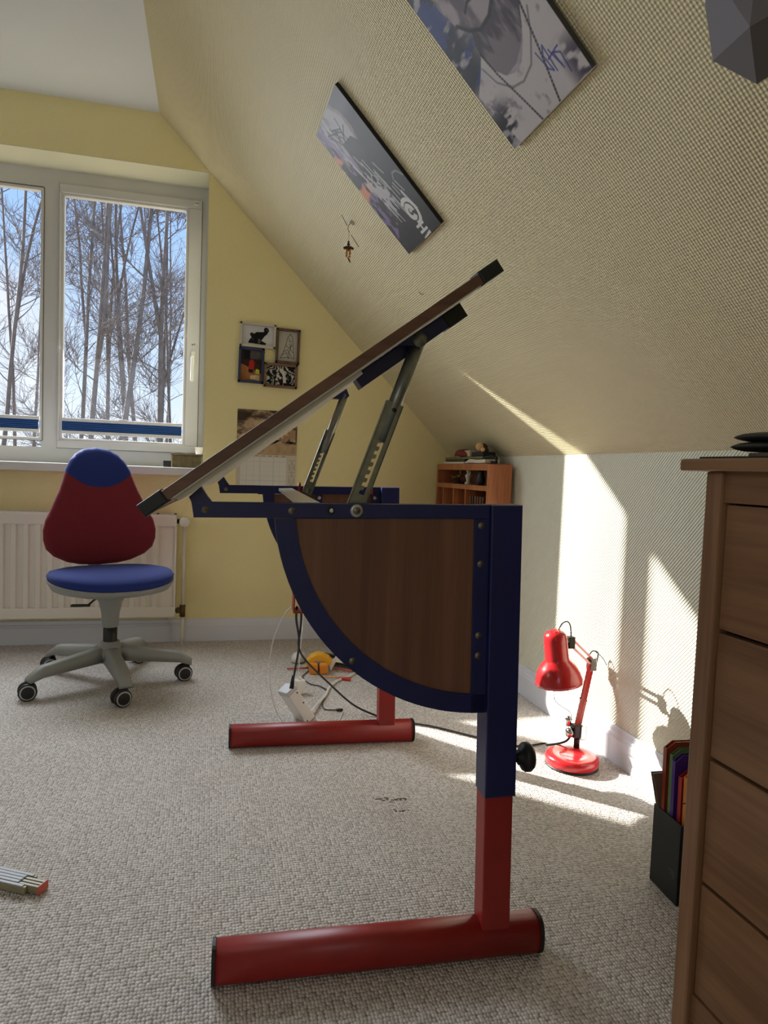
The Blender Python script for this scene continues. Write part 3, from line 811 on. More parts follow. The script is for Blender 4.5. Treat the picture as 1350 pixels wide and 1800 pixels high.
# seat shell and cushion
def seat_ring(z, sc, dz=0.0):
    out = []
    for i in range(40):
        t_ = 2 * math.pi * i / 40; c, s_ = math.cos(t_), math.sin(t_)
        x = .232 * sc * math.copysign(abs(c) ** .82, c); y = .205 * sc * math.copysign(abs(s_) ** .82, s_)
        if y > 0: x *= 1 - .18 * (y / .205) ** 2
        out.append((x, y, z + dz * (x / .23) ** 2 - .012 * max(0, -y / .2) ** 2))
    return out
Ms = Mchair @ T(0, -.005, 0)
MB().loft([seat_ring(.356, .35), seat_ring(.366, .66), seat_ring(.385, .93), seat_ring(.400, 1.0, .012), seat_ring(.408, 1.0, .012)], M=Ms).build('seat_shell', M_gplast, chair)
MB().loft([seat_ring(.407, .985, .012), seat_ring(.422, 1.0, .014), seat_ring(.438, .96, .012), seat_ring(.450, .82, .008), seat_ring(.456, .55, 0), seat_ring(.457, .2, 0)], M=Ms).build('seat', M_fblue, chair)
# backrest, pear-shaped cushion (front faces -Y)
bp = [(0.0, .0), (.006, .075), (.018, .125), (.045, .178), (.075, .207), (.112, .218), (.150, .219), (.19, .210), (.235, .188), (.275, .170), (.315, .152), (.355, .138), (.395, .126), (.430, .108), (.458, .084), (.478, .052), (.487, .0)]
def pear(inset, y, z0):
    L_, R_ = [], []
    for h, w_ in bp:
        hh = z0 + .2435 + (h - .2435) * (1 - inset * 2.0); ww = max(0.0, w_ - inset * .55 - .0)
        ww = w_ * (1 - inset * 2.2)
        R_.append((ww, y, hh)); L_.append((-ww, y, hh))
    return R_ + L_[-2:0:-1]
def curve_back(rings):
    out = []
    for r_ in rings:
        q = []
        for x, y, z in r_:
            h = z - .448
            q.append((x, y - .9 * x * x + .055 * (h / .48) - .10 * (h / .48) * (1 - h / .48), z))
        out.append(q)
    return out
Z0 = .446
def backpart(lo_w, zsplit_fn, name, material):
    pass
rings = [pear(.09, .000, Z0), pear(.02, .006, Z0), pear(0, .018, Z0), pear(0, .034, Z0), pear(.03, .046, Z0), pear(.12, .050, Z0)]
Mb = Mchair @ T(0, .175, 0)
full = MB().loft(curve_back(rings), M=Mb)
bmesh.ops.triangulate(full.bm, faces=full.bm.faces)
# split at the curved colour seam: bend space so that the seam is a plane, cut, bend back
def seam(v, s_):
    p = Mb.inverted() @ v.co; p.z += s_ * (-3.6 * p.x * p.x) ; v.co = Mb @ p
bmesh.ops.subdivide_edges(full.bm, edges=[e for e in full.bm.edges if e.calc_length() > .03], cuts=2, use_grid_fill=True)
for v in full.bm.verts: seam(v, 1)
zc = Z0 + .322
g = full.bm.verts[:] + full.bm.edges[:] + full.bm.faces[:]
bmesh.ops.bisect_plane(full.bm, geom=g, plane_co=(0, 0, zc), plane_no=(0, 0, 1), clear_outer=False, clear_inner=False)
upper = MB(); upper.bm = full.bm.copy()
for mbx, keep in ((full, False), (upper, True)):
    dl = [f for f in mbx.bm.faces if (f.calc_center_median().z > zc) != keep]
    bmesh.ops.delete(mbx.bm, geom=dl, context='FACES')
    for v in mbx.bm.verts: seam(v, -1)
full.build('backrest', M_fred, chair, smooth=True)
upper.build('backrest_top', M_fblue, chair, smooth=True)
# back support bar, knob, lever
Mst = Mchair
MB().box((-.028, .09, .352), (.028, .285, .366), .004, M=Mst).box((-.024, .262, .355), (.024, .276, .70), .004, M=Mst).build('back_support', M_gplast, chair)
MB().lathe([(0, 0), (.012, .002), (.014, .012), (.012, .03), (0, .032)], 12, M=Mchair @ T(-.03, .26, .885) @ RY(R(-62))).tube([(0, .262, .70), (0, .30, .80), (-.02, .275, .88)], .008, 8, M=Mchair).build('height_knob', M_black, chair)
MB().tube([(-.03, -.03, .355), (-.055, -.03, .338), (-.075, -.03, .320)], .004, 8).box((-.140, -.042, .312), (-.07, -.018, .320), .003, M=None).build('lever', M_black, chair)

# ------------------------------------------------------------------ radiator and pipe
M_rad = mat('white_radiator_enamel', (224, 218, 204), 0.35, var=0.02, vscale=4)
rad = thing('radiator', 'white ribbed panel radiator under the window', 'radiator', (0, 0, 0))
rx0, rx1, ry, rz0, rz1 = -1.40, -.153, 3.405, .145, .634
mb = MB(); prof_pts = []
px = rx0 + .02
pitch_ = .0508
out_ = [(rx0, ry + .012)]
while px + pitch_ < rx1 - .012:
    out_ += [(px, ry + .012), (px + .007, ry + .001), (px + .026, ry + .001), (px + .033, ry + .012)]; px += pitch_
out_ += [(rx1, ry + .012)]
mb.strip(out_, [(a, b + .008) for a, b in out_], rz0 + .045, rz1 - .045, 'z')
mb.build('ribbed_panel', M_rad, rad)
MB().box((rx0, ry - .001, rz1 - .055), (rx1, ry + .02, rz1 - .004), .005).build('top_band', M_rad, rad)
MB().box((rx0, ry - .001, rz0), (rx1, ry + .02, rz0 + .05), .005).build('bottom_band', M_rad, rad)
MB().box((rx1 - .006, ry + .002, rz0 + .003), (rx1 + .002, ry + .095, rz1), .002).build('side_cover', M_rad, rad)
MB().box((rx0 - .002, ry + .002, rz0 + .003), (rx0 + .006, ry + .095, rz1), .002).build('side_cover', M_rad, rad)
gm = MB()
gm.box((rx0, ry + .002, rz1 - .006), (rx1, ry + .018, rz1 + .002)).box((rx0, ry + .08, rz1 - .006), (rx1, ry + .095, rz1 + .002))
for k in range(56): gm.box((rx0 + .01 + k * .022, ry + .016, rz1 - .004), (rx0 + .016 + k * .022, ry + .082, rz1))
gm.build('top_grille', M_rad, rad)
for xx in (-.245, -.165, -.62, -.66): MB().box((xx, ry + .03, rz1 + .001), (xx + .012, ry + .045, rz1 + .006), .002).build('grille_clip', M_darkmetal, rad)
MB().box((rx0, ry + .088, rz0), (rx1, ry + .096, rz1 - .01)).build('rear_panel', M_rad, rad)
for xx in (-1.2, -.3): MB().box((xx, ry + .09, .3), (xx + .04, G - .001, .5)).build('wall_bracket', M_rad, rad)
pipe = thing('heating_pipe', 'white heating pipe with ribbed thermostat knob beside the radiator', 'pipe', (0, 0, 0))
pxx, pyy = -.118, 3.452
MB().tube([(pxx, pyy, 0), (pxx, pyy, .14)], .0085, 12).tube([(pxx, pyy, .19), (pxx, pyy, .58)], .0085, 12).build('riser', M_rad, pipe)
tk = MB().lathe([(0, .0), (.017, .0), (.019, .004), (.023, .008), (.024, .040), (.022, .046), (0, .048)], 28, M=T(pxx + .002, pyy, .602) @ RX(R(90)))
tk.build('thermostat', M_rad, pipe)
for k in range(20):
    a_ = 2 * math.pi * k / 20
    MB().box((-.0018, -.0245, .010), (.0018, -.0228, .040), M=T(pxx + .002, pyy, .602) @ RX(R(90)) @ RZ(a_)).build('grip_rib', M_rad, pipe)
M_brass = mat('old_brass_valve', (96, 78, 52), 0.4, 0.7)
MB().tube([(rx1, pyy, .602), (pxx, pyy, .602)], .011, 10).build('valve_body', mat('dark_valve', (42, 38, 34), .45, .5), pipe)
MB().tube([(rx1, pyy, .168), (pxx, pyy, .168)], .010, 10).tube([(pxx, pyy, .138), (pxx, pyy, .195)], .0135, 8).box((pxx - .028, pyy - .012, .156), (pxx - .012, pyy + .012, .182), .002).build('return_valve', M_brass, pipe)

#@@PART3
# ------------------------------------------------------------------ picture cluster on the gable wall
pc = thing('picture_frame_cluster', 'cluster of four joined small picture frames on the yellow wall', 'picture', (.263, G, 1.43))
# local: x right, z up, y into the wall; slight clockwise tilt like in the photo
M_fw = mat('pale_cream_frame', (206, 196, 176), 0.5); M_fb = mat('navy_frame', (44, 54, 86), 0.5)
M_fd = wood('dark_oak_frame', (74, 54, 42), (104, 78, 60), 'Z', 20, .1); M_fm = wood('mid_oak_frame', (110, 82, 60), (140, 106, 78), 'X', 20, .1)
def art_bronze(U, V):
    c = np.full(U.shape + (3,), 214.0); n_ = vnoise(U, V, 5, 4, 3); c *= (.92 + .12 * n_)[..., None]
    body = inpoly(U, V, [(.20, .10), (.76, .06), (.78, .14), (.62, .26), (.72, .50), (.80, .62), (.86, .80), (.82, .94), (.72, .95), (.68, .84), (.70, .72), (.58, .70), (.44, .68), (.40, .60), (.28, .64), (.24, .54), (.30, .40), (.22, .22)])
    hl = vnoise(U, V, 9, 7, 8)
    c = over(c, (24, 22, 22), body); return over(c, (110, 100, 92), body * sstep(.60, .75, hl))
def art_sketch(U, V):
    c = np.full(U.shape + (3,), 186.0) * np.array([1, .97, .90]); rs = np.random.RandomState(4)
    for pts in ([(.62, .92), (.48, .80), (.40, .55), (.28, .30), (.12, .10)], [(.62, .92), (.74, .82), (.78, .60), (.82, .35), (.86, .12)], [(.12, .10), (.50, .14), (.86, .12)], [(.55, .78), (.60, .66), (.70, .70)], [(.40, .55), (.55, .45), (.75, .55)], [(.30, .32), (.52, .40), (.60, .12)], [(.20, .20), (.45, .30), (.55, .10)], [(.60, .60), (.66, .40), (.80, .30)], [(.70, .62), (.58, .30), (.74, .16)]):
        c = over(c, (56, 48, 42), .8 * sstep(.02, .006, segd(U, V, pts, 1.4)))
    return c
def art_room(U, V):
    c = np.full(U.shape + (3,), 1.0) * np.array([58, 44, 34]); n_ = vnoise(U, V, 6, 8, 12)
    c = over(c, (172, 112, 62), (V < .55 - .3 * U).astype(float) * .95); c = over(c, (96, 96, 92), ((V > .72) & (U > .45)) * .8)
    c = over(c, (20, 22, 26), inpoly(U, V, [(.15, .7), (.4, .68), (.42, .98), (.12, .98)])); c = over(c, (190, 44, 42), inpoly(U, V, [(.36, .38), (.62, .36), (.68, .60), (.56, .70), (.42, .66)]))
    c = over(c, (28, 24, 26), inpoly(U, V, [(.4, .26), (.62, .26), (.62, .37), (.36, .38)])); c = over(c, (206, 206, 60), inpoly(U, V, [(.72, .24), (.92, .24), (.9, .38), (.74, .40)]))
    c = over(c, (214, 190, 150), inpoly(U, V, [(.46, .06), (.9, .02), (.92, .2), (.5, .18)])); return c * (.8 + .4 * n_)[..., None]
def art_lino(U, V):
    n_ = np.sin(38 * (U + .7 * vnoise(U, V, 3, 2, 5)) + 14 * V * vnoise(U, V, 2, 2, 9))
    c = over(np.full(U.shape + (3,), 26.0), (206, 200, 188), sstep(.0, .25, n_ * (vnoise(U, V, 4, 3, 6) > .42) + (vnoise(U, V, 7, 5, 15) - .56)))
    c = over(c, (212, 206, 194), inpoly(U, V, [(.44, .86), (.56, .9), (.66, .60), (.70, .2), (.60, .12), (.58, .5)])); return over(c, (22, 20, 20), sstep(.02, .01, np.abs(np.hypot(U - .4, (V - .45) * .7) - .16)))
def pframe(x0, x1, z0, z1, w_, dep, material, art, label):
    f = MB()
    f.box((x0, -dep, z1 - w_), (x1, -.001, z1), .0015).box((x0, -dep, z0), (x1, -.001, z0 + w_), .0015).box((x0, -dep, z0), (x0 + w_, -.001, z1), .0015).box((x1 - w_, -dep, z0), (x1, -.001, z1), .0015)
    o = f.build('frame', material, pc); o['label'] = label
    MB().box((x0 + w_, -.006, z0 + w_), (x1 - w_, -.002, z1 - w_)).build('backing', M_under, o)
    sheet('print', x1 - x0 - 2 * w_, z1 - z0 - 2 * w_, 70, 70, art, o, T(x0 + w_, -.0065, z0 + w_) @ RX(R(90)))
pframe(-.142, .034, .035, .155, .012, .022, M_fw, art_bronze, 'cream frame with a dark seated figure')
pframe(.036, .155, -.030, .142, .012, .022, M_fd, art_sketch, 'dark frame with a line drawing')
pframe(-.142, -.018, -.140, .033, .012, .022, M_fb, art_room, 'navy frame with a colourful room picture')
pframe(-.016, .150, -.152, -.032, .012, .022, M_fm, art_lino, 'oak frame with a black and white linocut')
pc.rotation_euler = (0, R(1.0), 0)

# ------------------------------------------------------------------ calendar
cal = thing('wall_calendar', 'open wall calendar with an animal photo pinned to the yellow wall', 'calendar', (.122, G, .70))
M_paper = mat('calendar_paper', (214, 204, 184), 0.7)
MB().box((0, -.004, .085), (.298, -.001, .462)).build('paper', M_paper, cal)
def art_cal(U, V):
    n_ = vnoise(U, V, 5, 7, 31); n2 = vnoise(U, V, 16, 12, 32)
    c = over(np.full(U.shape + (3,), 1.0) * np.array([96, 82, 66]), (190, 160, 124), sstep(.35, .6, n_))
    c = over(c, (66, 54, 42), (V > .74) * sstep(.4, .6, vnoise(U, V, 3, 9, 34)))
    body = inpoly(U, V, [(.0, .36), (.12, .5), (.4, .66), (.62, .7), (.86, .66), (.98, .56), (.98, .3), (.9, .28), (.88, .4), (.82, .3), (.74, .30), (.72, .42), (.6, .38), (.5, .42), (.3, .3), (.06, .28)])
    c = over(c, (176, 142, 110), body); c = over(c, (206, 176, 142), body * sstep(.5, .7, n2))
    c = over(c, (34, 26, 20), inpoly(U, V, [(.42, .22), (.6, .36), (.72, .34), (.66, .28), (.5, .2)]) + inpoly(U, V, [(.76, .30), (.9, .32), (.98, .30), (.9, .27)]))
    c = over(c, (186, 158, 122), (V < .26) * 1.0 * (1 - inpoly(U, V, [(.42, .22), (.6, .36), (.72, .34), (.66, .28), (.5, .2)])))
    return c * (.86 + .28 * n2)[..., None]
sheet('photo_print', .298, .222, 100, 80, art_cal, cal, T(0, -.0046, .240) @ RX(R(90)), .55)
def art_grid(U, V):
    c = np.full(U.shape + (3,), 1.0) * np.array([208, 198, 178])
    g_ = (U > .06) & (U < .84) & (V < .93)
    c = over(c, (222, 218, 206), g_ * 1.0)
    fu = np.abs(((U - .06) / .111) % 1 - .5); fv = np.abs((V / .155) % 1 - .5)
    c = over(c, (150, 144, 134), g_ * np.maximum(sstep(.46, .5, fu), sstep(.45, .5, fv)) * .5)
    rs = np.random.RandomState(2)
    tx = (np.sin(U * 900) * np.sin(V * 260) > .2) & (U > .87) & (U < .98) & (V < .85) & ((V * 26) % 1 > .45)
    c = over(c, (120, 112, 104), tx * .8)
    hd = (V > .945) & (V < .975) & (U > .1) & (U < .82) & (((U - .06) / .111) % 1 > .2) & (((U - .06) / .111) % 1 < .75)
    c = over(c, (140, 130, 118), hd * .8); return c
sheet('date_grid_print', .298, .155, 130, 70, art_grid, cal, T(0, -.0046, .085) @ RX(R(90)), .55)
MB().lathe([(0, .004), (.003, .003), (.0045, 0)], 10, M=T(.152, -.004, .455) @ RX(R(90))).build('pin', M_wheel_ring, cal)

# ------------------------------------------------------------------ posters on the slope
foldv = Vector((K, 0, FZ))
def slopeM(y, s_, off=0.0, flip=False):
    """local x -> -Y world (rightwards seen from the room), local y -> up the slope, local z -> into the room"""
    o = foldv + sdir * s_ + Vector((0, y, 0)) + snor * off
    M_ = Matrix((Vector((0, -1, 0)), sdir, snor)).transposed().to_4x4(); M_.translation = o
    return M_
def art_portrait(U, V):
    asp = .46 / .315
    n1 = vnoise(U, V, 4, 6, 41, 5); n2 = vnoise(U, V, 14, 20, 42, 4); n3 = vnoise(U, V, 6, 26, 43, 3)
    c = np.full(U.shape + (3,), 1.0) * np.array([150, 144, 152]); c *= (.78 + .44 * n2)[..., None]
    left = sstep(.46, .10, U) * sstep(.26, .34, V)
    c = over(c, (30, 30, 42), left * sstep(.40, .52, n1 * .5 + n3 * .5)); c = over(c, (40, 52, 116), left * sstep(.53, .60, vnoise(U, V, 5, 14, 47, 4)) * (V < .72))
    neck = inpoly(U, V, [(.28, .373), (.30, .30), (.375, .237), (.52, .235), (.66, .27), (.80, .33), (.87, .40), (.80, .50), (.64, .47), (.56, .46), (.46, .45), (.36, .48), (.30, .42)])
    c = over(c, (124, 114, 122), neck); c = over(c, (70, 62, 70), neck * sstep(.45, .65, vnoise(U, V, 10, 7, 44)))
    head = inpoly(U, V, [(.25, .532), (.32, .47), (.425, .439), (.54, .44), (.635, .452), (.72, .52), (.78, .62), (.80, .78), (.74, .92), (.5, .98), (.28, .92), (.20, .76), (.21, .62)])
    c = over(c, (162, 150, 156), head); c = over(c, (96, 86, 96), head * sstep(.48, .68, vnoise(U, V, 5, 6, 45)))
    for pts, w_ in (([(.40, .53), (.47, .545), (.56, .535)], .014), ([(.49, .60), (.45, .60)], .014), ([(.26, .53), (.34, .472), (.43, .437), (.56, .438), (.66, .465), (.74, .56)], .018), ([(.34, .74), (.42, .75)], .02), ([(.56, .74), (.64, .73)], .02)):
        c = over(c, (34, 30, 38), .85 * sstep(w_, w_ * .35, segd(U, V, pts, asp)))
    shirt = inpoly(U, V, [(.017, .277), (.20, .34), (.28, .373), (.31, .29), (.375, .237), (.46, .215), (.56, .22), (.68, .27), (.78, .335), (.867, .40), (1.0, .42), (1, 0), (.10, 0), (.06, .12)])
    c = over(c, (196, 190, 192), shirt * .9); c = over(c, (140, 128, 136), shirt * sstep(.56, .72, n2 * .6 + n1 * .4))
    c = over(c, (110, 100, 108), .8 * sstep(.010, .004, segd(U, V, [(.22, .335), (.26, .25), (.36, .185), (.48, .165), (.62, .185), (.76, .26), (.86, .335)], asp)))
    dl = sstep(.30, .12, U) * sstep(.24, .10, V)
    c = over(c, (30, 26, 34), np.clip(dl, 0, 1) * sstep(.46, .54, n3 * .6 + n1 * .4))
    dr = sstep(.78, .95, U) * sstep(.2, .08, V); c = over(c, (70, 60, 74), dr * sstep(.45, .6, n3))
    for pts in ([(.29, .375), (.312, .269), (.37, .13), (.42, .0)], [(.84, .39), (.745, .193), (.64, .0)]):
        d_ = segd(U, V, pts, asp); t_ = np.sin(V * 420)
        c = over(c, (40, 36, 40), .9 * sstep(.012, .005, d_) * (.55 + .45 * (t_ > -.3)))
    for pts in ([(.70, .20), (.72, .12), (.75, .10), (.74, .17), (.78, .20), (.77, .09)], [(.80, .17), (.83, .08), (.82, .15), (.87, .13), (.86, .05)], [(.76, .145), (.88, .155)]):
        c = over(c, (44, 52, 128), .8 * sstep(.008, .003, segd(U, V, pts, asp)))
    return c
ps = thing('portrait_poster', 'large greyish portrait print with blue signature on the slope', 'poster'); ps.matrix_world = slopeM(1.437, .888)
MB().box((0, 0, .001), (.316, .462, .011)).build('board', mat('dark_board_edge', (70, 66, 64), .6), ps)
MB().box((0, -.0012, .001), (.316, -.0001, .011)).build('white_edge', mat('white_board_edge', (210, 206, 198), .6), ps)
sheet('print', .316, .462, 190, 270, art_portrait, ps, T(0, 0, .0115), .5)

def art_lion(U, V):
    asp = .457 / .312
    n1 = vnoise(U, V, 4, 6, 51, 5); n2 = vnoise(U, V, 10, 14, 52, 4); n3 = vnoise(U, V, 18, 6, 53, 4)
    c = np.full(U.shape + (3,), 1.0) * np.array([58, 56, 60])
    c = over(c, (98, 96, 106), sstep(.80, .92, V))
    c = over(c, (164, 160, 166), sstep(.18, .08, np.hypot(U - .42, (V - .84) * 1.2) - .14 + .25 * (n1 - .5)))
    c = over(c, (176, 140, 136), sstep(.03, .0, np.abs(np.hypot(U - .42, (V - .84) * 1.2) - .30 + .2 * (n1 - .5))) * .7)
    lf = sstep(.55, .15, U - .25 * (n1 - .5))
    c = over(c, (122, 104, 146), lf * sstep(.40, .55, n2)); c = over(c, (202, 130, 96), lf * sstep(.52, .62, n1) * (V < .85)); c = over(c, (36, 32, 42), lf * sstep(.56, .70, n3))
    dark = inpoly(U, V, [(.36, .80), (.62, .78), (.86, .60), (1, .46), (1, 0), (0, 0), (0, .10), (.30, .22), (.38, .42), (.34, .62)])
    c = over(c, (58, 57, 61), dark * .93)
    rs = np.random.RandomState(9)
    for k in range(46):
        u0 = rs.uniform(.22, .8); v0 = rs.uniform(.30, .78); ln = rs.uniform(.03, .11); sl = rs.uniform(.1, .5)
        if u0 + v0 > 1.25: continue
        c = over(c, (196, 194, 196), .9 * sstep(.010, .004, segd(U, V, [(u0, v0), (u0 + ln * sl, v0 - ln), (u0 + ln * sl * 1.8, v0 - ln * 1.7)], asp)))
    for k in range(9):
        u0 = rs.uniform(.3, .55); v0 = rs.uniform(.74, .82)
        c = over(c, (44, 42, 46), sstep(.010, .004, segd(U, V, [(u0, v0), (u0 + rs.uniform(-.1, .12), v0 + .06), (u0 + rs.uniform(-.18, .2), v0 + .11)], asp)))
    eye = inpoly(U, V, [(.36, .50), (.46, .54), (.56, .49), (.47, .46)]); c = over(c, (150, 148, 150), eye); c = over(c, (24, 22, 24), (np.hypot(U - .46, (V - .50) * asp) < .035) * 1.0)
    face = sstep(.50, .58, n2) * inpoly(U, V, [(.22, .56), (.42, .50), (.56, .42), (.56, .28), (.44, .24), (.30, .36)]); c = over(c, (176, 172, 176), face)
    c = over(c, (150, 148, 152), sstep(.012, .005, segd(U, V, [(.78, .40), (.84, .43), (.92, .42), (.99, .37)], asp)) * .8)
    # swirl mark and letters, reading down the sheet (top of the letters to the right)
    cx_, cy_ = .67, .185
    dx = U - cx_; dy = (V - cy_) * asp; rr = np.hypot(dx, dy); an = np.arctan2(dy, dx)
    ring = (np.abs(rr - .125) < .022) & (an > -1.9) & (an < 2.3); c = over(c, (202, 202, 200), ring * 1.0)
    ring2 = (np.abs(rr - .062 + .012 * np.cos(an)) < .026) & ((an < -.9) | (an > -.1)); c = over(c, (202, 202, 200), ring2 * 1.0); c = over(c, (202, 202, 200), (np.hypot(dx + .005, dy - .01) < .020) * 1.0)
    def rect(u0, u1, v0, v1): return ((U > u0) & (U < u1) & (V > v0) & (V < v1)) * 1.0
    for q in (rect(.55, .74, .078, .098), rect(.55, .74, .034, .054), rect(.63, .66, .034, .098)): c = over(c, (206, 206, 204), q)
    c = over(c, (206, 206, 204), inpoly(U, V, [(.55, .0), (.55, .008), (.74, .026), (.74, .004), (.66, .0)]))
    return c
pl_ = thing('dark_poster', 'dark print with a painted face and a white swirl on the slope', 'poster'); pl_.matrix_world = slopeM(2.240, .898)
pl_.matrix_world = pl_.matrix_world @ RZ(R(-1.2))
MB().box((0, 0, .001), (.314, .458, .012)).build('board', M_black, pl_)
sheet('print', .314, .458, 190, 270, art_lion, pl_, T(0, 0, .0125), .5)

# ------------------------------------------------------------------ hooks on the slope
M_wire = mat('steel_wire', (120, 116, 104), 0.35, 0.9)
M_clear = mat('clear_plastic', (226, 222, 208), 0.15, trans=0.6)
def hookpt(y, s_): return foldv + sdir * s_ + Vector((0, y, 0))
h1 = hookpt(2.487, 1.12)
hk = thing('wire_ceiling_hook', 'small wire hook on the slope holding a beaded figure', 'hook', h1)
MB().lathe([(0, .004), (.010, .003), (.012, 0)], 12, M=snor.to_track_quat('Z', 'Y').to_matrix().to_4x4()).build('base', M_clear, hk)
def pp(*a): return [Vector(q) for q in a]
MB().tube(pp((0, 0, 0), (-.012, 0, -.010), (-.016, 0, -.026), (-.010, -.002, -.038)), .0012, 6).tube(pp((-.04, 0, .02), (-.018, 0, -.014)), .0012, 6).tube(pp((.006, -.01, .012), (-.012, -.005, -.004), (.02, 0, .018)), .0012, 6).build('wire', M_wire, hk)
MB().tube(pp((-.004, -.004, -.046), (.026, -.004, -.085)), .0014, 6).build('pin', M_wire, hk)
bd = thing('beaded_figure', 'small amber and brown beaded figure hanging from the slope hook', 'ornament', h1 + Vector((-.012, -.004, -.066)))
M_bead = mat('brown_bead', (62, 28, 14), 0.2); M_amber = mat('amber_bead', (196, 128, 40), 0.15, trans=0.3)
MB().tube(pp((0, 0, .034), (0, 0, -.004)), .0007, 5).build('thread', M_wire, bd)
Sp = lambda r_: [(r_ * math.sin(math.pi * i / 6), -r_ * math.cos(math.pi * i / 6)) for i in range(7)]
def bead(x, z, r_, material): return MB().lathe([(max(0, a) if 0 < i < 6 else 0, b) for i, (a, b) in enumerate(Sp(r_))], 10, M=T(x, 0, z)).build('bead', material, bd)
for x, z, r_ in ((0, -.006, .0045), (0, -.015, .006), (-.007, -.026, .006), (0, -.026, .007), (.008, -.025, .006), (-.014, -.028, .005), (.015, -.027, .005), (.004, -.068, .004), (.007, -.074, .003)): bead(x, z, r_, M_bead)
for x, z, r_ in ((-.005, -.036, .0055), (.005, -.036, .0055), (-.006, -.046, .005), (.006, -.046, .005), (-.006, -.055, .0045), (.005, -.056, .0045), (0, -.062, .004)): bead(x, z, r_, M_amber)
h2 = hookpt(2.394, .776)
h2o = thing('bare_wire_hook', 'small empty wire hook on the slope above the tilted desk top', 'hook', h2)
MB().tube(pp((.014, -.002, .004), (.004, -.004, -.006), (-.004, -.006, -.008), (-.012, -.006, .000)), .0013, 6).build('wire', M_wire, h2o)
MB().lathe([(0, .003), (.004, .002), (.005, 0)], 8, M=T(.010, 0, .002) @ snor.to_track_quat('Z', 'Y').to_matrix().to_4x4()).build('base', M_clear, h2o)

# ------------------------------------------------------------------ things on the window sill
M_oldbrass = mat('tarnished_brass_box', (112, 98, 66), 0.45, 0.4, var=0.25, vscale=60)
bxo = thing('brass_box', 'old brass-coloured box on the right end of the window sill', 'box', (-.112, 3.60, .860))
MB().box((-.074, -.05, 0), (.068, .05, .060), .003).build('body', M_oldbrass, bxo)
MB().box((-.078, -.054, .060), (.070, .054, .068), .002).build('lid', M_oldbrass, bxo)
for x0 in (-.078, .064): MB().box((x0, -.0535, 0), (x0 + .006, -.0495, .060)).build('corner_strip', mat('pale_brass', (170, 152, 108), .4, .5), bxo)
tag(MB().box((-.228, 3.56, .860), (-.188, 3.61, .892), .004).build('black_case', M_black), 'small black case beside the brass box on the sill', 'case')
mb = MB()
pr = []
for k in range(9):
    x = -.19 + .155 * k / 8; pr.append((x, .930 + .004 * math.sin(k * .8)))
mb.strip(pr, [(a, b + .002) for a, b in pr], 3.55, 3.64, 'y')
tag(mb.build('paper_sheet', mat('white_paper', (226, 222, 214), .7)), 'curled white paper lying on the brass box', 'paper')
mb = MB(); ring = []
for j in range(5):
    w_ = .010 + .006 * j; ring.append([(-.052 + math.cos(2 * math.pi * i / 14) * w_ * (.8 + .2 * math.sin(i * 1.7)), 3.655 + math.sin(2 * math.pi * i / 14) * w_ * .6, .862 + .026 * j) for i in range(14)])
mb.loft(ring, cap=False)
tag(mb.build('paper_cone', mat('white_paper', (226, 222, 214), .7)), 'crumpled white paper cone standing in the window corner behind the brass box', 'paper')

# ------------------------------------------------------------------ bookcase against the knee wall
M_bw = wood('orange_brown_veneer', (156, 92, 54), (190, 120, 76), 'Z', 14, .08, .4)
M_bwd = wood('shelf_dark_wood', (96, 62, 42), (122, 82, 56), 'Z', 14, .08, .5)
bc = thing('bookcase', 'low orange-brown wooden bookcase against the knee wall behind the desk', 'bookcase')
X0, X1, Y0, Y1, H_ = 1.130, K - .018, 2.705, 3.392, .930
MB().box((X0, Y0, 0), (X1, Y0 + .018, H_ - .003), .001).build('side_panel', M_bw, bc)
MB().box((X0, Y1 - .018, 0), (X1, Y1, H_ - .003), .001).build('side_panel', M_bw, bc)
MB().box((X0, Y0 + .018, H_ - .030), (X1, Y1 - .018, H_), .001).build('top_board', M_bw, bc)
MB().box((X0, Y0 + .018, .812), (X1, Y1 - .018, .834), .001).build('shelf', M_bw, bc)
for z_ in (.60, .38, .16): MB().box((X0 + .004, Y0 + .018, z_), (X1, Y1 - .018, z_ + .018), .001).build('shelf', M_bw, bc)
MB().box((X0 + .01, Y0 + .018, 0), (X0 + .025, Y1 - .018, .06)).build('plinth', M_bw, bc)
MB().box((X1 - .008, Y0 + .018, .02), (X1 - .002, Y1 - .018, H_ - .03)).build('back_panel', M_bwd, bc)
for y_ in (3.284, 3.136, 2.975): MB().box((X0 + .004, y_, .618), (X1 - .008, y_ + .010, .812)).build('divider', M_bw, bc)
# slim cases standing in the right compartment
cols = [(96, 62, 48), (70, 48, 40), (120, 84, 60), (84, 56, 46), (110, 70, 52), (76, 50, 40)]
for k in range(6):
    y_ = 2.94 - k * .030
    tag(MB().box((X0 + .012, y_ - .010, .618), (X0 + .10, y_ + .004, .785), .001).build('slim_case', mat('case_brown_%d' % k, cols[k], .45)), ['leftmost', 'second', 'third', 'fourth', 'fifth', 'rightmost'][k] + ' slim brown case counted from the divider in the right bookcase compartment', 'case', 'slim cases in the bookcase')
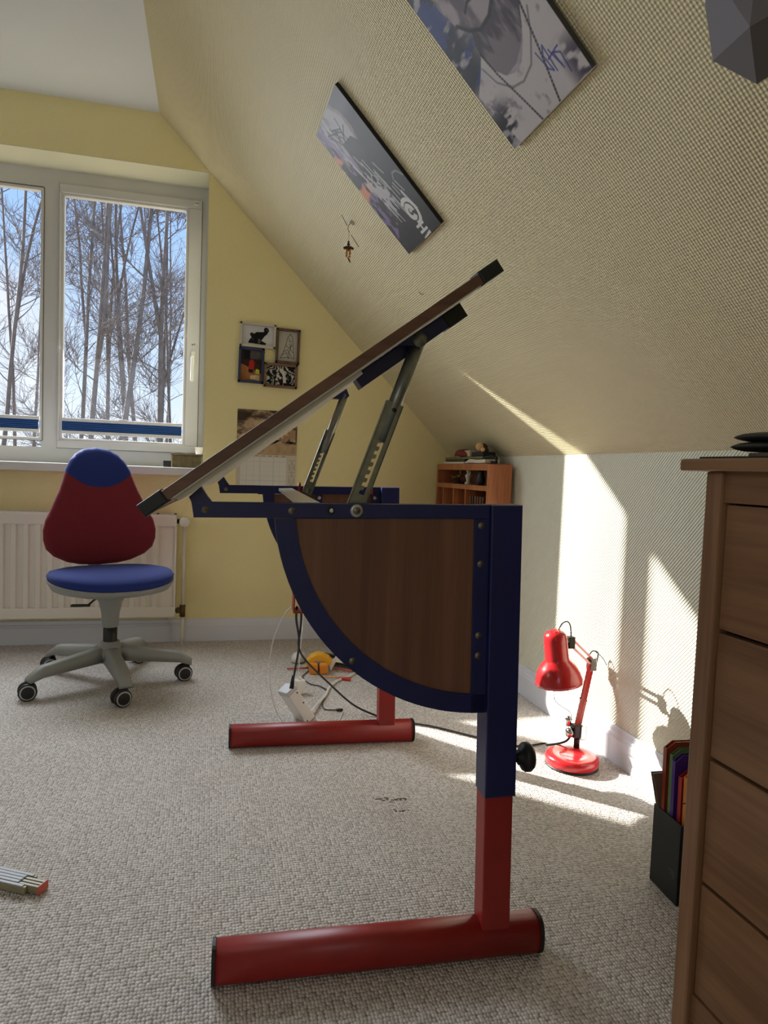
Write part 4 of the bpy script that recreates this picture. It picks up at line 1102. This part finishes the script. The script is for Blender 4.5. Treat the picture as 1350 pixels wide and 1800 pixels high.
# figurines
M_gold = mat('dull_gold', (120, 96, 60), .4, .5); M_ivory = mat('ivory_glaze', (206, 196, 176), .35); M_dark = mat('dark_figurine', (38, 34, 34), .5)
fz_ = .834
f1 = thing('toy_plane', 'small dull metal model plane on the upper bookcase shelf', 'figurine', (1.175, 3.20, fz_))
MB().tube([(0, .09, .020), (0, .04, .030), (0, -.05, .040)], [.004, .010, .008], 8).build('fuselage', M_gold, f1)
MB().box((-.035, -.02, .034), (.035, .005, .038), .001).build('wing', M_gold, f1)
MB().tube([(0, -.035, .04), (0, -.035, .085)], .002, 6).build('mast', M_ivory, f1)
MB().lathe([(0, 0), (.03, 0), (.03, .006), (.006, .010), (.004, .028), (0, .03)], 12, M=T(0, -.02, 0)).build('stand', M_dark, f1)
f2 = thing('white_figurine', 'small pale figurine on the upper bookcase shelf', 'figurine', (1.165, 3.03, fz_))
MB().lathe([(0, 0), (.018, 0), (.016, .008), (.008, .014), (.012, .030), (.016, .040), (.008, .050), (.006, .054), (.012, .062), (.012, .070), (.006, .078), (0, .08)], 12).build('body', M_ivory, f2)
MB().tube([(0, -.012, .044), (0, -.024, .050), (0, -.022, .064)], .004, 6).tube([(0, .012, .044), (0, .024, .036)], .004, 6).build('arms', M_ivory, f2)
f3 = thing('dark_figurine', 'small dark owl-like figurine at the right of the upper bookcase shelf', 'figurine', (1.165, 2.875, fz_))
MB().lathe([(0, 0), (.016, 0), (.020, .015), (.019, .035), (.012, .048), (.014, .056), (.012, .066), (0, .072)], 12).build('body', M_dark, f3)
MB().lathe([(.006, 0), (0, .012)], 6, M=T(0, -.008, .064)).lathe([(.006, 0), (0, .012)], 6, M=T(0, .008, .064)).build('ears', M_dark, f3)
for y_, c_, lab in ((3.35, M_ivory, 'small pale ornament in the leftmost lower bookcase compartment'), (3.215, M_dark, 'small dark ornament in the second lower bookcase compartment'), (3.07, mat('red_ornament', (150, 40, 34), .4), 'small red ornament in the third lower bookcase compartment')):
    o = thing('ornament', lab, 'ornament', (1.165, y_, .618))
    MB().lathe([(0, 0), (.022, 0), (.024, .02), (.012, .05), (.016, .07), (.010, .10), (0, .105)], 12).build('body', c_, o)
    MB().lathe([(0, .0), (.018, .002), (.022, .012), (.016, .022), (0, .026)], 12, M=T(0, -.026, .04)).tube([(0, .01, .06), (0, .03, .075), (0, .034, .05)], .005, 6).build('detail', M_ivory if c_ is not M_ivory else M_dark, o)
# pile on top of the bookcase
zt = H_
tag(MB().box((1.135, 3.02, zt), (1.20, 3.30, zt + .008), .001, M=None).build('paper_stack', mat('white_paper', (226, 222, 214))), 'loose white papers at the left end on top of the bookcase', 'paper')
mb = MB().strip([(3.00, zt + .006), (2.94, zt + .020), (2.85, zt + .016), (2.76, zt + .018)], [(3.00, zt + .001), (2.94, zt + .004), (2.85, zt + .002), (2.76, zt + .003)], 1.133, 1.20, 'x')
tag(mb.build('white_envelope', mat('offwhite_paper', (214, 206, 188), .7)), 'bulging off-white envelope on the middle of the bookcase top', 'paper')
tag(MB().box((1.14, 3.02, zt + .010), (1.215, 3.29, zt + .026), .002).build('dark_magazine', mat('dark_cover', (52, 48, 44), .4)), 'dark magazine lying on the papers on the bookcase', 'magazine')
tag(MB().box((1.135, 2.80, zt + .0205), (1.21, 3.28, zt + .031), .002, M=None).build('green_magazine', mat('olive_cover', (104, 104, 56), .5, var=.2)), 'olive green magazine across the bookcase top', 'magazine')
ring = [[(1.165 + .03 * a * math.cos(2 * math.pi * i / 16), 3.10 + .10 * a * math.sin(2 * math.pi * i / 16), zt + .0315 + h + .006 * math.sin(i * 2.3) * a) for i in range(16)] for a, h in ((1, .006), (.95, .018), (.7, .030), (.35, .036))]
tag(MB().loft(ring).build('red_cloth', mat('dull_red_cloth', (120, 46, 36), .9, var=.2)), 'crumpled dull red cloth on the bookcase magazines', 'cloth')
tag(MB().box((1.15, 2.985, zt + .032), (1.19, 3.06, zt + .062), .003, M=None).build('card_box', mat('cream_card', (200, 184, 156), .7)), 'small cream card box on the bookcase beside the red cloth', 'box')
M_logend = mat('pale_log_end', (214, 170, 110), .7, var=.12, vscale=90); M_bark2 = mat('log_bark', (84, 64, 46), .9, bump=.5, bscale=120)
for y_, z_, r_, L_, lab in ((2.835, zt + .074, .0175, .09, 'thicker pale-ended log on top of the bookcase'), (2.795, zt + .060, .0095, .08, 'thin pale-ended stick on top of the bookcase')):
    t = thing('log', lab, 'log', (1.135, y_, z_))
    Mx = RZ(R(55)) @ RY(R(90))
    MB().lathe([(r_, .001), (r_, L_), (0, L_)], 18, M=Mx).build('bark', M_bark2, t); MB().lathe([(0, 0), (r_ * .96, 0), (r_, .0015)], 18, M=Mx).build('cut_end', M_logend, t)
tag(MB().box((1.14, 2.80, zt + .031), (1.20, 2.94, zt + .052), .006).build('black_pouch', mat('black_cloth', (34, 32, 30), .9)), 'black cloth pouch under the logs on the bookcase', 'pouch')
tag(MB().tube([(1.15, 2.80, zt + .026), (1.155, 2.74, zt + .030), (1.165, 2.715, zt + .026), (1.17, 2.72, zt + .006), (1.165, 2.76, zt + .007)], .006, 8).build('black_strap', mat('black_cloth', (34, 32, 30))), 'black strap looped over the near end of the bookcase', 'strap')

# ------------------------------------------------------------------ red desk lamp on the floor
M_rl = mat('glossy_red_enamel', (206, 38, 44), 0.22, coat=0.4)
M_chrome = mat('chrome', (190, 190, 188), 0.18, 1.0)
LB = Vector((1.098, 1.866, 0))
lamp = thing('architect_lamp', 'red jointed desk lamp standing on the carpet by the knee wall', 'lamp', LB)
def lp(x, y, z): return (x - LB.x, y - LB.y, z)
MB().lathe([(0, 0), (.079, 0), (.081, .004), (.079, .007), (0, .007)], 36).build('base_pad', M_black, lamp)
MB().lathe([(.077, .006), (.081, .010), (.081, .026), (.077, .033), (.070, .036), (.040, .037), (.036, .034), (0, .0335)], 40).build('base', M_rl, lamp)
stp = lp(1.135, 1.905, 0)
MB().tube([(stp[0], stp[1], .034), (stp[0], stp[1], .074)], .009, 12).build('stem', mat('dark_brown_plastic', (40, 26, 24), .4), lamp)
MB().box((stp[0] - .018, stp[1] - .015, .070), (stp[0] + .012, stp[1] + .015, .112), .004).build('joint_block', mat('dark_brown_plastic', (40, 26, 24)), lamp)
MB().box((stp[0] + .002, stp[1] - .019, .066), (stp[0] + .022, stp[1] - .013, .110), .002).build('joint_plate', M_chrome, lamp)
MB().lathe([(0, 0), (.014, .002), (.016, .012), (.012, .02), (0, .022)], 16, M=T(stp[0] - .016, stp[1], .086) @ RY(R(-90))).build('joint_knob', M_chrome, lamp)
A_ = Vector(lp(1.135, 1.905, .105)); E_ = Vector(lp(1.207, 1.962, .292)); J_ = Vector(lp(1.062, 1.850, .392))
dl = (E_ - A_).normalized(); side_ = dl.cross(Vector((.3, -.9, 0))).normalized() * .0075
for s_ in (-1, 1):
    MB().tube([A_ + side_ * s_, E_ + side_ * s_], .0062, 4).build('lower_arm', M_rl, lamp)
fr_ = Vector((.75, .58, 0)).normalized()
du = (J_ - E_).normalized(); su = du.cross(Vector((.5, -.8, 0))).normalized() * .0095
for s_ in (-1, 1): MB().tube([E_ + su * s_, J_ + su * s_], .0055, 4).build('upper_arm', M_rl, lamp)
MB().box((-.012, -.013, -.028), (.012, .013, .014), .003, M=T(*E_)).build('elbow_bracket', M_chrome, lamp)
MB().tube([E_ + Vector((-.02, -.006, .006)), E_ + Vector((.016, .002, .010))], .004, 8).build('elbow_pin', M_darkmetal, lamp)
for s_ in (-1, 1):
    o_ = side_.normalized() * .016 * s_
    p0 = A_ + dl * .012 + o_; p1 = A_ + dl * .085 + o_
    hx = [p0.lerp(p1, k / 80) + Vector((math.cos(k * 1.2), math.sin(k * 1.2), 0)) * .0032 for k in range(81)]
    MB().tube(hx, .0009, 4).build('tension_spring', M_chrome, lamp)
    MB().tube([p1, A_ + dl * .15 + o_ * .6, E_ + o_ * .5], .0008, 4).build('spring_wire', M_darkmetal, lamp)
MB().tube([A_ + dl * .085 + side_.normalized() * .018, A_ + dl * .085 - side_.normalized() * .018], .003, 6).build('spring_bar', M_darkmetal, lamp)
MB().box((-.011, -.012, -.022), (.011, .012, .014), .003, M=T(*J_)).build('head_bracket', M_darkmetal, lamp)
St = Vector(lp(.995, 1.826, .432)); Sb = Vector(lp(1.020, 1.828, .272))
Mh = align(St, Sb)
MB().lathe([(0, 0), (.012, .0005), (.024, .005), (.032, .014), (.0345, .026), (.035, .085), (.037, .092), (.052, .108), (.063, .128), (.069, .150), (.0705, .161), (.0685, .161), (.067, .150), (.060, .128), (.048, .106), (.030, .092)], 36, M=Mh).build('shade', M_rl, lamp)
for k in range(7):
    a_ = 2 * math.pi * k / 7
    MB().lathe([(0, -.0008), (.0022, -.0008), (.0022, .002)], 8, M=Mh @ T(.016 * math.cos(a_), .016 * math.sin(a_), .0018)).build('vent_hole', M_black, lamp)
MB().lathe([(0, .092), (.015, .094), (.016, .110), (.026, .125), (.028, .138), (.018, .152), (0, .156)], 18, M=Mh).build('bulb', mat('frosted_bulb', (226, 224, 216), .3), lamp)
MB().tube([J_ + Vector((0, 0, -.004)), Vector((.5 * (J_.x + St.x), .5 * (J_.y + St.y), J_.z - .01)), St.lerp(Sb, .35)], .006, 8).build('head_arm', M_chrome, lamp)
cdv = [St + Vector((.012, 0, .0)), St + Vector((.026, .004, .018)), St + Vector((.046, .01, .022)), St + Vector((.060, .016, .006)), J_ + Vector((.002, 0, .010))]
def smooth_path(p, n_=6):
    p = [Vector(q) for q in p]; out = []
    for i in range(len(p) - 1):
        a, b, c_, d_ = p[max(i - 1, 0)], p[i], p[i + 1], p[min(i + 2, len(p) - 1)]
        for k in range(n_):
            t_ = k / n_
            out.append(.5 * ((2 * b) + (c_ - a) * t_ + (2 * a - 5 * b + 4 * c_ - d_) * t_ * t_ + (3 * b - a - 3 * c_ + d_) * t_ ** 3))
    return out + [p[-1]]
M_cord = mat('grey_cord', (58, 58, 58), .5)
MB().tube(smooth_path(cdv), .0022, 8).build('head_cord', M_cord, lamp)
MB().tube(smooth_path([E_ + Vector((-.012, 0, .012)), E_ + Vector((-.002, 0, .034)), E_ + Vector((.020, .0, .030)), E_ + Vector((.022, .004, .004)), E_ + Vector((.014, 0, -.02))]), .0024, 8).tube(smooth_path([E_ + Vector((.010, 0, .034)), E_ + Vector((.030, -.012, .016)), E_ + Vector((.036, -.03, -.004))]), .0016, 6).build('elbow_cord', M_cord, lamp)
MB().tube(smooth_path([Sb + Vector((.006, .02, .02)), Sb + Vector((.004, .03, -.06)), A_ + Vector((-.028, 0, .045)), A_ + Vector((-.024, 0, .012))]), .0011, 6).build('pull_wire', M_darkmetal, lamp)
MB().lathe([(0, 0), (.008, .003), (.008, .018), (.012, .024), (.005, .034), (0, .036)], 12, M=T(stp[0] - .032, stp[1], .105)).build('clamp_screw', M_chrome, lamp)

# ------------------------------------------------------------------ file box with folders
M_fb2 = mat('black_cardboard', (30, 34, 34), .6, var=.15, vscale=140)
fbx = thing('file_box', 'black cardboard file box on the carpet beside the dresser', 'box', (.966, 1.287, 0), R(-4))
bw, bd_, bh = .27, .10, .172     # runs along x
mbx = MB()
MB().box((0, -bd_, 0), (.003, 0, bh)).build('end_panel', M_fb2, fbx)
MB().box((bw - .003, -bd_, 0), (bw, 0, bh + .08)).build('end_panel', M_fb2, fbx)
MB().prism([(0, 0), (bw, 0), (bw, bh + .08), (.02, bh + .012), (0, bh - .008)], -bd_, -bd_ + .003, 'y').build('side_panel', M_fb2, fbx)
MB().prism([(0, 0), (bw, 0), (bw, bh + .08), (.02, bh + .012), (0, bh - .008)], -.003, 0, 'y').build('side_panel', M_fb2, fbx)
MB().box((0, -bd_, 0), (bw, 0, .003)).build('bottom_panel', M_fb2, fbx)
for k, (z_, w_) in enumerate(((.062, .022), (.056, .016), (.050, .008))):
    MB().box((-.0004, -bd_ + .012, z_), (.0002, -bd_ + .012 + w_, z_ + .003)).build('print_mark', mat('grey_print', (74, 78, 76), .6), fbx)
fold_defs = [  # y offset from the far wall of the box, thickness, near-end x start, height, colour, tilt, label
    (-.012, .010, -.018, .250, (122, 102, 84), 0, 'short grey-brown folder leaning at the far side of the file box'),
    (-.026, .012, .002, .318, (150, 62, 38), 0, 'tall rust red folder in the file box'),
    (-.040, .010, .012, .308, (106, 138, 92), 0, 'pale green folder between the rust and purple folders'),
    (-.054, .010, .010, .300, (74, 42, 132), 0, 'purple folder in the middle of the file box'),
    (-.070, .012, .016, .272, (176, 48, 44), 0, 'bright red folder in front of the purple one'),
    (-.085, .010, .018, .278, (214, 128, 40), 0, 'orange folder nearest the dresser with a black elastic band'),
]
fM = fbx.matrix_basis.copy()
for yo, th_, xs, hh, c_, tl, lab in fold_defs:
    o = thing('folder', lab, 'folder', (.966, 1.287, .0035), R(-4), 'folders in the file box')
    mcol = mat('folder_%d_%d_%d' % c_, c_, .45, var=.06)
    x0 = max(xs, .006)
    poly = [(x0, 0), (x0 + .232, 0), (x0 + .232, hh), (x0 + .014, hh), (x0 - .004, hh - .014)]
    if xs < 0: poly = [(.006, 0), (.2, 0), (.2, hh), (xs, hh - .006), (.004, .15)]
    for s_ in (0, 1):
        MB().prism([(a, b) for a, b in poly], yo - th_ / 2 + s_ * (th_ - .0016), yo - th_ / 2 + s_ * (th_ - .0016) + .0016, 'y').build('cover', mcol, o)
    MB().prism([(x0 + .004, .002), (x0 + .226, .002), (x0 + .226, hh - .02), (x0 + .006, hh - .02)], yo - th_ / 2 + .0018, yo + th_ / 2 - .0018, 'y').build('papers', mat('white_paper', (226, 222, 214)), o)
    MB().prism([(p_[0] - .001, p_[1]) for p_ in (poly[0], poly[-1])] + [(poly[-1][0] + .002, poly[-1][1]), (poly[0][0] + .002, 0)], yo - th_ / 2, yo + th_ / 2, 'y').build('spine', mcol, o)
    if c_ == (214, 128, 40):
        MB().tube([(x0 - .003, yo + th_ / 2 + .001, .205), (x0 - .004, yo - th_ / 2 - .001, .212), (x0 + .03, yo - th_ / 2 - .002, .235)], .0016, 6).build('elastic', M_black, o)

# ------------------------------------------------------------------ dresser
M_ow = wood('mid_brown_oak_y', (124, 88, 60), (152, 112, 80), 'Y', 16, .05, .42)
M_owz = wood('mid_brown_oak_z', (134, 98, 70), (160, 120, 90), 'Z', 16, .05, .42)
dr = thing('chest_of_drawers', 'tall brown oak chest of drawers at the right edge', 'dresser')
DX0, DX1, DY0, DY1, DZ = .745, 1.232, .02, .918, .918
MB().box((DX0 - .022, DY0 - .035, .899), (DX1, DY1 + .036, DZ), .005, 3).build('top_board', M_ow, dr)
for y0_, y1_ in ((DY0, DY0 + .035), (DY1 - .034, DY1)):
    MB().box((DX0, y0_, 0), (DX0 + .035, y1_, .899), .004).build('corner_post', M_owz, dr)
    MB().box((DX1 - .035, y0_, 0), (DX1, y1_, .899), .004).build('corner_post', M_owz, dr)
    MB().box((DX0 + .03, y0_ + .010, .05), (DX1 - .03, y1_ - .008, .899)).build('side_panel', M_owz, dr)
MB().box((DX0 + .006, DY0 + .035, .8525), (DX0 + .024, DY1 - .0342, .899)).build('top_rail', M_ow, dr)
MB().box((DX0 + .008, DY0 + .035, .035), (DX0 + .024, DY1 - .0342, .078)).build('bottom_rail', M_ow, dr)
MB().box((DX0 + .028, DY0 + .03, .04), (DX0 + .032, DY1 - .03, .89)).build('gap_shade_sheet', mat('gap_shade', (26, 20, 16), .8), dr)  # dark sheet behind the drawers, the gaps' shade put into its colour
MB().box((DX1 - .012, DY0 + .03, .04), (DX1 - .006, DY1 - .03, .89)).build('back_panel', M_ow, dr)
zs = [.8525, .6575, .4585, .2605, .078]
for a_, b_ in zip(zs, zs[1:]):
    dw = MB().box((DX0 + .010, DY0 + .038, b_ + .003), (DX0 + .026, DY1 - .0365, a_ - .003), .002).build('drawer', M_ow, dr)
# things on the dresser
tag(MB().box((.748, .62, DZ), (.95, .940, DZ + .004), .001).build('dark_mat', mat('dark_mat', (46, 40, 34), .6)), 'thin dark mat lying on the dresser top', 'mat')
tag(MB().box((.79, .70, DZ + .0045), (.90, .885, DZ + .011), .001).build('grey_notebook', mat('grey_notebook', (104, 92, 76), .6)), 'thin grey notebook under the black case on the dresser', 'notebook')
cs = thing('folded_black_case', 'folded black soft case lying on the dresser top', 'case', (.832, .815, DZ + .0115))
def pillow(y0_, y1_, z0_, z1_, w_):
    rr = []
    for t_ in (0, .012, .03, .06, .12, .3, .5, .7, .88, .94, .97, .988, 1):
        y_ = y0_ + (y1_ - y0_) * t_; e_ = max(.3, (1 - abs(2 * t_ - 1) ** 24) ** .5)
        hz = (z1_ - z0_) / 2 * e_; cz = (z0_ + z1_) / 2 + .0015 * math.sin(t_ * 9)
        rr.append([(w_ * math.copysign(abs(math.cos(a)) ** .5, math.cos(a)), y_, cz + hz * math.copysign(abs(math.sin(a)) ** .8, math.sin(a))) for a in [2 * math.pi * i / 16 for i in range(16)]])
    return MB().loft(rr)
pillow(-.20, .100, 0.0, .016, .05).build('lower_flap', mat('black_leather', (26, 26, 26), .5, bump=.3), cs)
pillow(-.20, .094, .015, .030, .05).build('upper_flap', mat('black_leather', (26, 26, 26)), cs)
pillow(-.20, .02, .029, .046, .045).build('top_fold', mat('black_leather', (26, 26, 26)), cs)

# ------------------------------------------------------------------ faceted paper lampshade
def ray3(px, py, t_): return Vector((0, 0, CAM_H)) + (rt * ((px - 675) / F_PX) - up * ((py - 900) / F_PX) + fw) * t_
cS = ray3(1350, 40, .76)
sh = thing('faceted_lampshade', 'grey faceted paper lampshade hanging near the slope at the top right corner', 'lampshade', cS)
bmx = MB()
pts = [ray3(1239, 8, .76), ray3(1253, 107, .76), ray3(1330, 148, .75), ray3(1318, 47, .69), ray3(1395, 108, .75), ray3(1250, -55, .74), ray3(1330, -60, .69), ray3(1400, 0, .69), ray3(1430, 40, .76), ray3(1400, -80, .76), ray3(1330, -100, .78), ray3(1290, 80, .82), ray3(1360, 90, .83), ray3(1300, -20, .83), ray3(1390, -10, .83)]
vs = [bmx.bm.verts.new(p - cS) for p in pts]
bmesh.ops.convex_hull(bmx.bm, input=vs)
bmx.build('shade', mat('grey_paper', (112, 108, 114), .85, bump=.1), sh)
zc_ = FZ + (K - cS.x) * math.tan(SL)
MB().tube([(0, 0, .06), (0, 0, zc_ - cS.z + .004)], .0025, 8).build('cord', M_cord, sh)

# ------------------------------------------------------------------ folding ruler and black object at the left edge
M_rul = mat('ruler_wood_varnish', (150, 140, 112), .45, var=.12, vscale=60); M_rulp = mat('ruler_metal_plate', (158, 160, 164), .5)
rl = thing('folding_ruler', 'folded wooden yardstick with metal joints and red tip on the carpet', 'ruler', (-.305, 1.487, 0), math.atan2(1.505 - 1.553, -.324 + .411))
ang = 0
for k in range(5):
    y_ = -.036 + k * .009
    x1_ = 0 if k in (1, 2, 3) else (-.024 if k == 0 else -.030)
    MB().box((-.24, y_, .002), (x1_, y_ + .0062, .0175), .001).build('slat', M_rul, rl)
    if k in (0, 4): MB().box((-.24, y_ - .0005, .0165), (x1_ - .006, y_ + .0067, .0195), .001).build('joint_plate', M_rulp, rl)
    else: MB().box((-.24, y_ - .0008, .0165), (-.048, y_ + .007, .0200), .001).build('joint_plate', M_rulp, rl)
MB().box((-.0005, -.030, .0015), (.002, .0, .0195), .0005).build('red_tip', mat('orange_red_paint', (196, 92, 68), .5), rl)
tag(MB().lathe([(0, 0), (.02, 0), (.026, .01), (.022, .024), (.012, .03), (0, .032)], 16, M=T(-.412, 1.385, 0)).build('black_rounded_lid', M_black), 'small black rounded lid at the left edge of the carpet', 'lid')

# ------------------------------------------------------------------ cables and odds on the floor under the desk
M_wp = mat('white_plastic', (224, 222, 216), .35); M_bc = mat('black_cable', (18, 18, 18), .45)
def cable(name, pts, r_, material, label, n_=8): return tag(MB().tube(smooth_path(pts, n_), r_, 8).build(name, material), label, 'cable')
def W3(px, py, y): v = raywd(px, py, y); return (v.x, v.y, v.z)
def FL(px, py, z):
    d = rt * ((px - 675) / F_PX) - up * ((py - 900) / F_PX) + fw; v = Vector((0, 0, CAM_H)) + d * ((z - CAM_H) / d.z); return (v.x, v.y, v.z)
ps_ = thing('power_strip', 'white power strip hanging tilted from a black cable under the desk', 'power strip', W3(521, 1237, 2.36))
Mp = RZ(R(14)) @ RY(R(57)) @ RX(R(-14))
MB().box((-.072, -.030, -.022), (.072, .030, .022), .004, M=Mp).build('body', M_wp, ps_)
MB().box((-.0725, -.0305, -.023), (-.052, .0305, .023), .004, M=Mp).build('end_piece', mat('pale_grey_plastic', (190, 192, 194), .4), ps_)
for k in range(3): MB().lathe([(.016, .0225), (.016, .0226), (.014, .0190), (0, .0190)], 18, M=Mp @ T(-.030 + k * .040, 0, 0)).build('socket', mat('pale_grey_plastic', (190, 192, 194)), ps_)
for a_, b_ in ((-.045, .012), (.062, -.012), (.0, .012)): MB().lathe([(0, .0003), (.003, .0003), (.003, 0)], 8, M=Mp @ T(a_, -.0300, b_) @ RX(R(90))).build('screw', M_darkmetal, ps_)
cable('black_power_cable', [W3(522, 1066, 2.10), W3(521, 1090, 2.12), W3(526, 1130, 2.2), W3(520, 1170, 2.28), W3(515, 1196, 2.325)], .0036, M_bc, 'black cable dropping straight from the red basket into the power strip')
MB().tube([W3(515.5, 1188, 2.325), W3(512.5, 1212, 2.335)], [.0045, .009], 10).build('plug', M_bc, None)
pg = bpy.data.objects['plug']; tag(pg, 'black plug pushed into the end of the power strip', 'plug')
cable('lamp_cable', [W3(530, 1066, 2.10), W3(529, 1100, 2.14), W3(525, 1135, 2.2), W3(537, 1160, 2.25), W3(575, 1198, 2.35), W3(620, 1238, 2.38), FL(662, 1258, .005), FL(700, 1268, .005), FL(760, 1277, .005), FL(830, 1294, .005), FL(905, 1311, .005), FL(955, 1307, .006), (1.075, 1.975, .02), (1.108, 1.925, .05), (1.120, 1.91, .085)], .0034, M_bc, 'long black lamp cable running along the carpet to the red lamp')
cable('thin_white_cable', [W3(513, 1066, 2.08), W3(500, 1080, 2.12), W3(482, 1120, 2.2), W3(474, 1165, 2.24), W3(477, 1220, 2.26), W3(492, 1262, 2.27), FL(520, 1281, .003), FL(560, 1283, .003), FL(590, 1272, .003), FL(601, 1255, .003), FL(603, 1250, .003)], .0018, M_wp, 'thin white cable hanging in a wide loop left of the power strip')
cable('white_power_lead', [W3(543, 1258, 2.36), FL(556, 1240, .012), FL(572, 1222, .006), FL(580, 1207, .006), FL(596, 1195, .006), FL(615, 1188, .006), FL(645, 1170, .006), FL(690, 1160, .006)], .0052, M_wp, 'thick white power lead curving right across the carpet')
cable('white_charger_cable', [W3(534, 1068, 2.12), W3(531, 1110, 2.3), W3(527, 1150, 2.5), W3(525, 1185, 2.62)], .0016, M_wp, 'thin white cable hanging straight down to the charger')
cable('black_usb_cable', [FL(542, 1180, .004), FL(532, 1190, .004), FL(545, 1202, .004), FL(562, 1206, .004), FL(575, 1215, .004), FL(570, 1228, .004), FL(566, 1238, .004), FL(572, 1247, .004), FL(592, 1248, .004)], .0022, M_bc, 'thin black usb cable lying in curves on the carpet')
ub = FL(597, 1248, .005)
tag(MB().box((-.012, -.005, -.003), (.012, .005, .004), .001, M=T(*ub)).build('usb_plug', M_bc), 'small black usb plug at the end of the thin cable', 'plug')
chp = FL(527, 1222, 0.0)
chg = thing('usb_charger', 'white block charger standing on the carpet behind the power strip', 'charger', (chp[0], chp[1] + .02, 0), R(20))
MB().box((-.019, -.016, 0), (.019, .016, .056), .004).build('body', M_wp, chg); MB().box((-.005, -.004, .056), (.005, .004, .068), .002).build('cable_plug', M_wp, chg)
mo = FL(525, 1162, 0)
ms = thing('white_mouse', 'white rounded computer mouse on the carpet near the window wall', 'mouse', (mo[0], mo[1], 0), R(70))
MB().loft([[(.055 * a * math.cos(t_), .034 * a * math.sin(t_), z_) for t_ in [2 * math.pi * i / 24 for i in range(24)]] for a, z_ in ((.92, .002), (1, .010), (.96, .022), (.78, .033), (.45, .039), (.12, .041))]).build('shell', M_wp, ms)
MB().box((.022, -.003, .028), (.036, .003, .040), .002).build('wheel', M_cord, ms)
MB().loft([[(.050 * a * math.cos(t_), .031 * a * math.sin(t_), z_) for t_ in [2 * math.pi * i / 24 for i in range(24)]] for a, z_ in ((1, 0), (1.02, .003))]).build('sole', M_cord, ms)
yt = FL(562, 1180, 0)
yl = thing('yellow_hand_tool', 'yellow and grey tool with two orange grips on the carpet', 'tool', (yt[0], yt[1] + .01, 0), R(-6))
M_yel = mat('yellow_plastic', (232, 172, 38), .45); M_or = mat('orange_plastic', (226, 138, 32), .45)
hp = [(-.058, .018), (-.056, .040), (-.040, .062), (-.014, .074), (.014, .072), (.040, .060), (.056, .044), (.046, .020)]
MB().prism(hp, -.012, .05, 'y', .006).build('body', M_yel, yl)
MB().prism([(-.05, .0), (.05, .0), (.045, .022), (.02, .044), (-.02, .046), (-.048, .024)], -.018, .03, 'y', .003).build('grey_cover', mat('tool_grey', (140, 146, 150), .5), yl)
for x0_ in (-.046, -.002): MB().box((x0_, -.062, 0), (x0_ + .036, -.014, .042), .008).build('orange_grip', M_or, yl)
MB().prism([(.03, .004), (.052, .004), (.094, .088), (.078, .080), (.044, .026)], -.006, -.002, 'y').build('white_blade', M_wp, yl)
MB().tube([(-.05, 0, .012), (-.14, .01, .006)], .004, 8).tube([(.05, 0, .012), (.15, -.03, .006)], .0045, 8).build('handle_rod', mat('orange_red_paint', (196, 92, 68)), yl)
sa = FL(568, 1170, 0)
sw = thing('hand_saw', 'hand saw with black back lying on the carpet under the desk', 'saw', (sa[0] - .03, sa[1] + .06, 0), R(-38))
MB().prism([(0, .02), (.36, -.03), (.36, .045), (0, .075)], .012, .0135, 'z').build('blade', M_steel, sw)
MB().prism([(-.01, .075), (.36, .045), (.36, .06), (-.01, .10)], .006, .022, 'z', .001).build('back_rib', M_black, sw)
MB().prism([(.34, -.06), (.47, -.05), (.48, .06), (.36, .07)], 0, .024, 'z', .004).build('handle', M_black, sw)
for k in range(24): MB().prism([(k * .015, .02 - k * .00208), (k * .015 + .013, .0182 - k * .00208), (k * .015 + .0065, .013 - k * .00208)], .012, .0135, 'z').build('tooth', M_steel, sw)
pa = [FL(561, 1158, .03), FL(590, 1150, .03)]
tag(MB().prism([(0, 0), (.13, .045), (.28, -.05), (.26, -.12), (.10, -.04)], .026, .0275, 'z', M=T(pa[0][0], pa[0][1], 0) @ RZ(R(-14))).build('white_card', mat('offwhite_paper', (214, 206, 188))), 'off-white card lying on the hand saw under the desk', 'paper')
pe = FL(640, 1196, .006)
pn = thing('red_screwdriver', 'slim red screwdriver lying beside the yellow tool on the carpet', 'screwdriver', FL(596, 1192, .008), R(-24))
MB().tube([(0, 0, 0), (.05, 0, 0)], [.006, .008], 10).build('grip', mat('bright_red_plastic', (206, 62, 46), .4), pn); MB().tube([(0, 0, 0), (-.06, 0, 0)], .003, 8).build('shaft', M_or, pn)
# dent marks in the carpet left by furniture
for (px_, py_, w_) in ((690, 1405, .045), (706, 1426, .022)):
    q = FL(px_, py_, 0)
    mbs = MB(); rs = random.Random(int(px_))
    for k in range(int(w_ * 400)):
        cx_ = rs.uniform(-w_, w_); cy_ = rs.gauss(0, .004); l_ = rs.uniform(.003, .007); h_ = rs.uniform(.0012, .0028)
        mbs.loft([[(cx_ + l_ * a * math.cos(t_), cy_ + .0022 * a * math.sin(t_), z_) for t_ in [2 * math.pi * i / 8 for i in range(8)]] for a, z_ in ((1, -.001), (.8, h_ * .6), (.3, h_))])
    so_ = mbs.build('carpet_scuff', mat('scuffed_carpet', (112, 96, 80), .95, bump=.6, bscale=300), M=T(q[0], q[1], 0) @ RZ(R(-10)))
    tag(so_, 'long row of pulled dark tufts in the carpet between the desk feet' if w_ > .03 else 'short row of pulled dark tufts in the carpet in front of the long one', 'scuff', kind='stuff')
